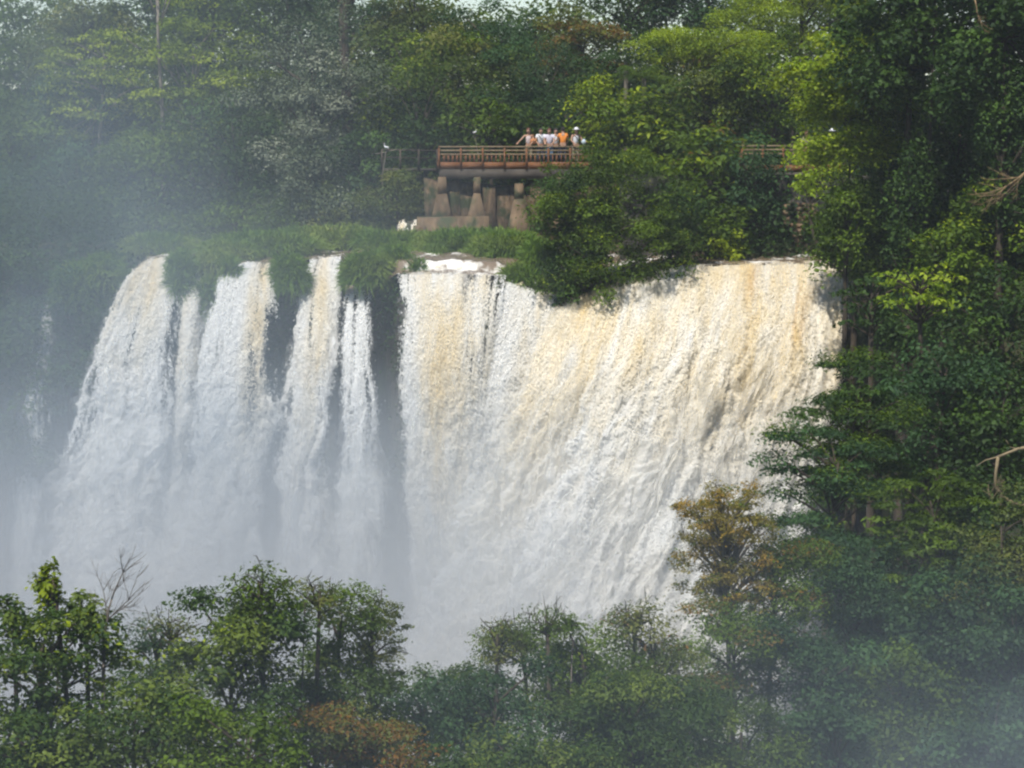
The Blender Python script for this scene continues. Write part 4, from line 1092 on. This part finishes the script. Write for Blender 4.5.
for (nm, lab, px, py, D, rx, rz, lf, stl, kw) in T:
    cat = 'bush' if 'bush' in nm else ('vines' if nm == 'vine_curtain' else 'tree')
    kw = dict(kw)
    fo = nm in ('slender_tree', 'orange_bush') or stl == 'col' or 'spray' in lab or 'lobed' in lab or 'bushy top' in lab or 'open crown' in lab
    kw.setdefault('skirt', 0 if fo else (.35 if cat == 'bush' else (1.0 if D > 84 else .8)))
    if nm in ('golden_tree', 'vine_tree'): kw['skirt'] = .3
    kw.setdefault('cover', 3.6)
    kw.setdefault('L', .2); kw.setdefault('W', .11)
    if D < 80: kw['L'] *= .78; kw['W'] *= .78; kw['cover'] *= 1.35
    rx *= 1.14; rz *= 1.12
    if D < 70 and not fo: kw['skirt'] = 1.3; rx *= 1.08
    tree(nm, lab, px, py, D, rx, rz, leaf=lf, style=stl, cat=cat, **kw)

palm('palm', 'palm with drooping fronds among the trees right of the people', 640, 78, 140, 1.9, 15, LEAF['mid'], float(ground_h(6, 140)))
palm('palm', 'small dark palm just left of and below the larger palm', 622, 60, 143, 1.5, 12, LEAF['deep'], float(ground_h(5.2, 143)))
DEADG = rough_mat('grey_dead_wood', (.07, .06, .05), (.16, .14, .12), 4, .9)
bare_tree('dead_tree', 'leafless grey tree standing up from the left foreground against the mist', 104, 640, 116, 592, 50.2, .8, DEADG, gz=-12, depth=3, r0=.03, nb=4, seed=5, Ls=.85)
bare_tree('dead_tree', 'bare twigs rising behind the leafy spire at the left', 58, 608, 62, 585, 51.2, .5, DEADG, gz=-12, depth=2, r0=.018, nb=3, seed=8)
bare_tree('dead_branch', 'dry brown brush of twigs sticking in from the right edge in the shade', 1032, 168, 985, 208, 97, .5, TWIG, depth=3, r0=.045, nb=4, seed=12, cat='dead branch')
bare_tree('dead_branch', 'hanging dry vines at the top right near the corner', 975, 0, 985, 30, 99, .35, TWIG, depth=3, r0=.03, nb=3, seed=15, cat='dead branch')
bare_tree('dead_tree', 'small bare twigs above the middle foreground tree', 572, 655, 577, 635, 61.5, .5, DEADG, gz=-12, depth=2, r0=.015, nb=2, seed=18)
bare_tree('dead_tree', 'fine bare twigs above the open crown in the left foreground', 305, 606, 312, 590, 54.6, .6, DEADG, gz=-12, depth=2, r0=.014, nb=3, seed=22)
HK = rough_mat('bare_hook_bark', (.18, .145, .085), (.28, .22, .13), 6, .9)
D_ = 84
m = MB(); P_ = [pt(1036, 446, D_), pt(1018, 449, D_), pt(998, 457, D_), pt(996, 472, D_), pt(995, 485, D_), pt(1001, 496, D_ + .2), pt(1014, 503, D_ + .2), pt(1036, 508, D_)]
m.tube(P_[:3], [.07, .05, .045], 6); m.tube(P_[2:], [.05, .045, .045, .05, .045, .06], 6)
m.tube([P_[2], pt(986, 460, D_), pt(976, 466, D_)], [.03, .015, .01], 5); m.tube([P_[1], pt(1010, 447, D_ + .1), pt(1006, 440, D_)], [.02, .012, .008], 4)
for q in range(14):
    a = P_[4] + R.normal(0, .12, 3); m.tube([a, a + R.normal(0, .18, 3) + (.05, 0, -.15), a + R.normal(0, .25, 3) + (.1, 0, -.4)], [.012, .008, .005], 4)
prop(m.build('dead_branch', HK, None, True, origin=P_[0]), 'pale bare branch bent like a hook at the right edge', 'dead branch')
# pale and dark trunks that show among the far crowns
def pole(label, px, y0, y1, D, r, mat, fork=False):
    a = pt(px, y0, D); gz = float(ground_h(a[0], D)); b = pt(px + 2, y1, D)
    root = empty('bare_trunk_tree', (a[0], D, gz), label, 'tree')
    m = MB(); z = np.linspace(0, 1, 8)
    m.tube(np.stack([a[0] + .12 * np.sin(z * 5), D + 0 * z, gz + (a[2] - gz) * z], 1), r * (1.2 - .4 * z), 8)
    m.build('trunk', mat, root, True)
    m = MB()
    for s in (-1, 1, -.4, .6): m.tube([a + (0, 0, -1.2), a + (s * .6, 0, .3), a + (s * 1.6, .3, 1.8)], [r * .5, r * .35, r * .15], 6)
    m.build('branches', mat, root, True)
    v, f = leaf_quads(a + (0, 0, 1.8) + R.normal(0, 1, (900, 3)) * (1.4, 1.2, .6), .2, .11)
    mesh_obj('crown', v, f, LEAF['mid'], root)
pole('tall tree with a bare pale trunk at the upper left in the mist', 160, 0, 80, 144.5, .09, BARKP)
pole('tree with a thick dark trunk behind the silvery tree at the top edge', 345, -10, 40, 149, .26, BARK)
pole('thin bare trunk standing left of the deck behind the walkway', 419, 112, 190, 142.5, .07, BARK)

# undergrowth that closes the forest floor and the near slopes
def scatter(n, xr, yr, hgt, lf, L, W, size, cond=None):
    c = []
    x = R.uniform(*xr, n); y = R.uniform(*yr, n); z = ground_h(x, y)
    ok = np.ones(n, bool) if cond is None else cond(x, y)
    x, y, z = x[ok], y[ok], z[ok]
    k = 60
    base = np.repeat(np.stack([x, y, z], 1), k, 0)
    q = base + R.normal(0, 1, (len(base), 3)) * size * np.array([1, 1, 0]) + np.stack([0 * base[:, 0], 0 * base[:, 0], np.abs(R.normal(0, hgt, len(base)))], 1)
    return leaf_quads(q, L, W)
vs = []; fs = []; n0 = 0
for a in ((1500, (-34, 34), (140.5, 172), 1.6, None, .24, .13, .7, None), (2300, (-2, 34), (60, 121), 1.0, None, .2, .11, .6, lambda x, y: ground_h(x, y) > -24),
          (900, (-30, -16.8), (119, 140), .9, None, .2, .11, .5, lambda x, y: y > 123), (900, (9, 24), (125, 140), 1.2, None, .2, .11, .6, None), (1600, (-16, 16), (38, 70), .8, None, .14, .08, .5, None)):
    v, f = scatter(*a); vs.append(v); fs.append(f + n0); n0 += len(v)
# plants rooted in the wet cliff face
n_ = 5200
x = R.uniform(-34, -3.5, n_); z = R.uniform(-27, -.3, n_)
ok = fbm(x * .35, z * .28, seed=66, oct=3) + .25 * sm(-14, 0, z) + .3 * (x < -15) > .12
x = x[ok]; z = z[ok]
y = np.interp(x, [-18, -6.2, -4.6], [125.6, 125.6, 120.7]) - 1.6 * np.clip(-z / 29, 0, 1) - .3
b_ = np.repeat(np.stack([x, y, z], 1), 26, 0)
q = b_ + R.normal(0, 1, b_.shape) * (.4, .25, .3)
v, f = leaf_quads(q, .18, .09, droop=.8); vs.append(v); fs.append(f + n0); n0 += len(v)
prop(mesh_obj('undergrowth', np.concatenate(vs), np.concatenate(fs), LEAF['deep'], None), 'dark leafy undergrowth covering the forest floor and slopes', 'undergrowth', kind='stuff')

# far-off wood behind the counted trees
n_ = 1500
x = R.uniform(-60, 60, n_); y = R.uniform(168, 190, n_)
topz = 14.5 + 2.5 * fbm(x * .12, y * .1, seed=77) + (x > 4) * 5.5
sky_gap = ((x > -27) & (x < -23)) | ((x > -4) & (x < 2.5))
topz = np.where(sky_gap, 13.3, topz)
gz_ = ground_h(x, y)
z = gz_ + (topz - gz_) * R.uniform(0, 1, n_) ** .7
base = np.repeat(np.stack([x, y, z], 1), 70, 0)
d = R.normal(0, 1, base.shape); d /= np.linalg.norm(d, axis=1, keepdims=True)
q = base + d * R.uniform(.5, 1.5, (len(base), 1)) * (1.1, 1.1, .6)
v, f = leaf_quads(q, .34, .19, up=.6, outdir=d)
prop(mesh_obj('far_woods', v, f, LEAF['mid'], None, attrs={'clump': np.repeat(np.repeat(R.uniform(0, .8, n_), 70), 4)}), 'far off wood closing the view behind the nearer trees', 'woods', kind='stuff')
# ------------------------------------------------------------------ air: haze and spray
def closed_box(name, x0, x1, y0, y1, z0, z1, mat, label):
    m = MB(); m.box(((x0 + x1) / 2, (y0 + y1) / 2, (z0 + z1) / 2), (x1 - x0, y1 - y0, z1 - z0))
    return prop(mesh_obj(name, np.concatenate(m.v), m.f, mat), label, name.replace('_', ' '), kind='stuff')
mv, nt, out = new_mat('haze_air')
p = N(nt, 'ShaderNodeVolumePrincipled'); p.inputs['Color'].default_value = (.84, .91, 1, 1); p.inputs['Density'].default_value = HAZE_D
p.inputs['Anisotropy'].default_value = 0.0
nt.links.new(p.outputs[0], out.inputs['Volume'])
closed_box('haze', -910, 910, -410, 1210, -34, 26, mv, 'thin pale blue haze in the air')

def mr(nt, v, a, b, c=0.0, d=1.0, smooth=True):
    m = N(nt, 'ShaderNodeMapRange'); m.interpolation_type = 'SMOOTHSTEP' if smooth else 'LINEAR'
    nt.links.new(v, m.inputs[0])
    for i, q in enumerate((a, b, c, d)): m.inputs[i + 1].default_value = q
    return m.outputs[0]
def spray(name, box, label, build):
    mv, nt, out = new_mat(name + '_drops')
    p = N(nt, 'ShaderNodeVolumePrincipled'); p.inputs['Color'].default_value = (.68, .79, .89, 1); p.inputs['Anisotropy'].default_value = 0.1
    pos = wpos(nt)
    sp = N(nt, 'ShaderNodeSeparateXYZ'); nt.links.new(pos, sp.inputs[0])
    d = build(nt, pos, sp.outputs[0], sp.outputs[1], sp.outputs[2])
    cz = mixcol(nt, mr(nt, sp.outputs[2], 0.0, -14.0), (.66, .78, .88), (.93, .95, .97)) if name == 'spray_mist' and box[0] < -30 else None  # albedo whitens towards the base, standing in for multiply scattered light
    if cz is not None: nt.links.new(cz, p.inputs['Color'])
    nt.links.new(d, p.inputs['Density']); nt.links.new(p.outputs[0], out.inputs['Volume'])
    try: mv.cycles.volume_step_rate = 1.0
    except Exception: pass
    return closed_box(name, *box, mv, label)
def main_spray(nt, pos, x, y, z):
    n = noise(nt, .12, 3, mapped(nt, pos, (1, 1, .6)), .6)
    nn = mr(nt, n, .34, .66, .25, 1.8)
    mul = lambda a, b: math_n(nt, 'MULTIPLY', a, b); add = lambda a, b: math_n(nt, 'ADD', a, b)
    # plume leaning to the left: its edge moves left with height
    xs = add(x, mul(z, .42))
    left = mr(nt, xs, 2.0, -19.0, smooth=False)
    top = mr(nt, z, 10.0, -6.0, .30, 1.0)
    fade = mr(nt, z, 17.5, 9.0)
    plume = mul(mul(left, top), mul(fade, P_LEFT))
    low = mr(nt, z, -3.0, -18.0, smooth=False)
    lx = mr(nt, x, 10.0, 0.0, 0.35, 1.0)
    base = mul(mul(low, lx), P_LOW)
    yf = mr(nt, y, 86.0, 96.0)
    yb = mr(nt, y, 146.0, 122.0)
    return mul(mul(add(plume, base), nn), mul(yf, yb))
spray('spray_mist', (-44, 10, 85, 148, -28, 18), 'drifting white spray rising from the foot of the falls on the left', main_spray)
def corner_spray(nt, pos, x, y, z):
    mul = lambda a, b: math_n(nt, 'MULTIPLY', a, b)
    n = noise(nt, .22, 2.5, pos, .55); nn = mr(nt, n, .35, .68, .3, 1.6)
    a = mr(nt, x, 4.0, 11.0); b = mr(nt, z, -3.5, -10.0)
    corner = mul(mul(mul(a, b), nn), mul(mr(nt, y, 55.0, 60.0), P_CORN))
    broad = mul(mul(mr(nt, z, -1.5, -5.0), mr(nt, x, 12.0, 4.0, .3, 1.0)), P_FORE)
    return mul(math_n(nt, 'ADD', corner, broad), mr(nt, y, 72.5, 66.0))
spray('spray_mist', (-22, 24, 34, 73, -22, -1), 'thin grey spray drifting over the near trees, thickest at the lower right', corner_spray)

# ------------------------------------------------------------------ light, sky, camera
w = bpy.data.worlds.new('World'); scene.world = w; w.use_nodes = True
nt = w.node_tree; nt.nodes.clear()
sky = nt.nodes.new('ShaderNodeTexSky'); sky.sky_type = 'NISHITA'; sky.sun_disc = False
sd = Vector((-0.30, -0.74, 1.15)).normalized()
sky.sun_elevation = math.asin(sd.z); sky.sun_rotation = math.atan2(sd.x, sd.y)
sky.air_density = 1.0; sky.dust_density = 0.3
bg = nt.nodes.new('ShaderNodeBackground'); bg.inputs[1].default_value = SKY_S
wo = nt.nodes.new('ShaderNodeOutputWorld')
nt.links.new(sky.outputs[0], bg.inputs[0]); nt.links.new(bg.outputs[0], wo.inputs[0])
sl = bpy.data.lights.new('sun', 'SUN'); sl.energy = SUN_S; sl.angle = math.radians(.53); sl.color = (1, .95, .87)
so = bpy.data.objects.new('sun', sl); COL.objects.link(so); so.location = (-40, -40, 90)
so.rotation_euler = (-sd).to_track_quat('-Z', 'Y').to_euler()

cam = bpy.data.cameras.new('camera'); cam.sensor_width = 36; cam.lens = F / 1024 * 36; cam.clip_end = 3000
co = bpy.data.objects.new('camera', cam); COL.objects.link(co)
co.location = (0, 0, CAMZ); co.rotation_euler = (math.pi / 2 - PITCH, 0, 0)
scene.camera = co
vs_ = scene.view_settings; vs_.view_transform = 'Standard'; vs_.look = 'None'; vs_.gamma = 1; vs_.exposure = EXPO
vs_.use_curve_mapping = False
cy = scene.cycles
cy.max_bounces = 5; cy.diffuse_bounces = 2; cy.glossy_bounces = 1; cy.transmission_bounces = 2; cy.transparent_max_bounces = 10
cy.volume_bounces = 1; cy.caustics_reflective = False; cy.caustics_refractive = False
cy.use_denoising = True
cy.volume_max_steps = 128
cy.use_adaptive_sampling = True; cy.adaptive_threshold = 0.03; cy.adaptive_min_samples = 16
cy.pixel_filter_type = 'BLACKMAN_HARRIS'; cy.filter_width = 2.3
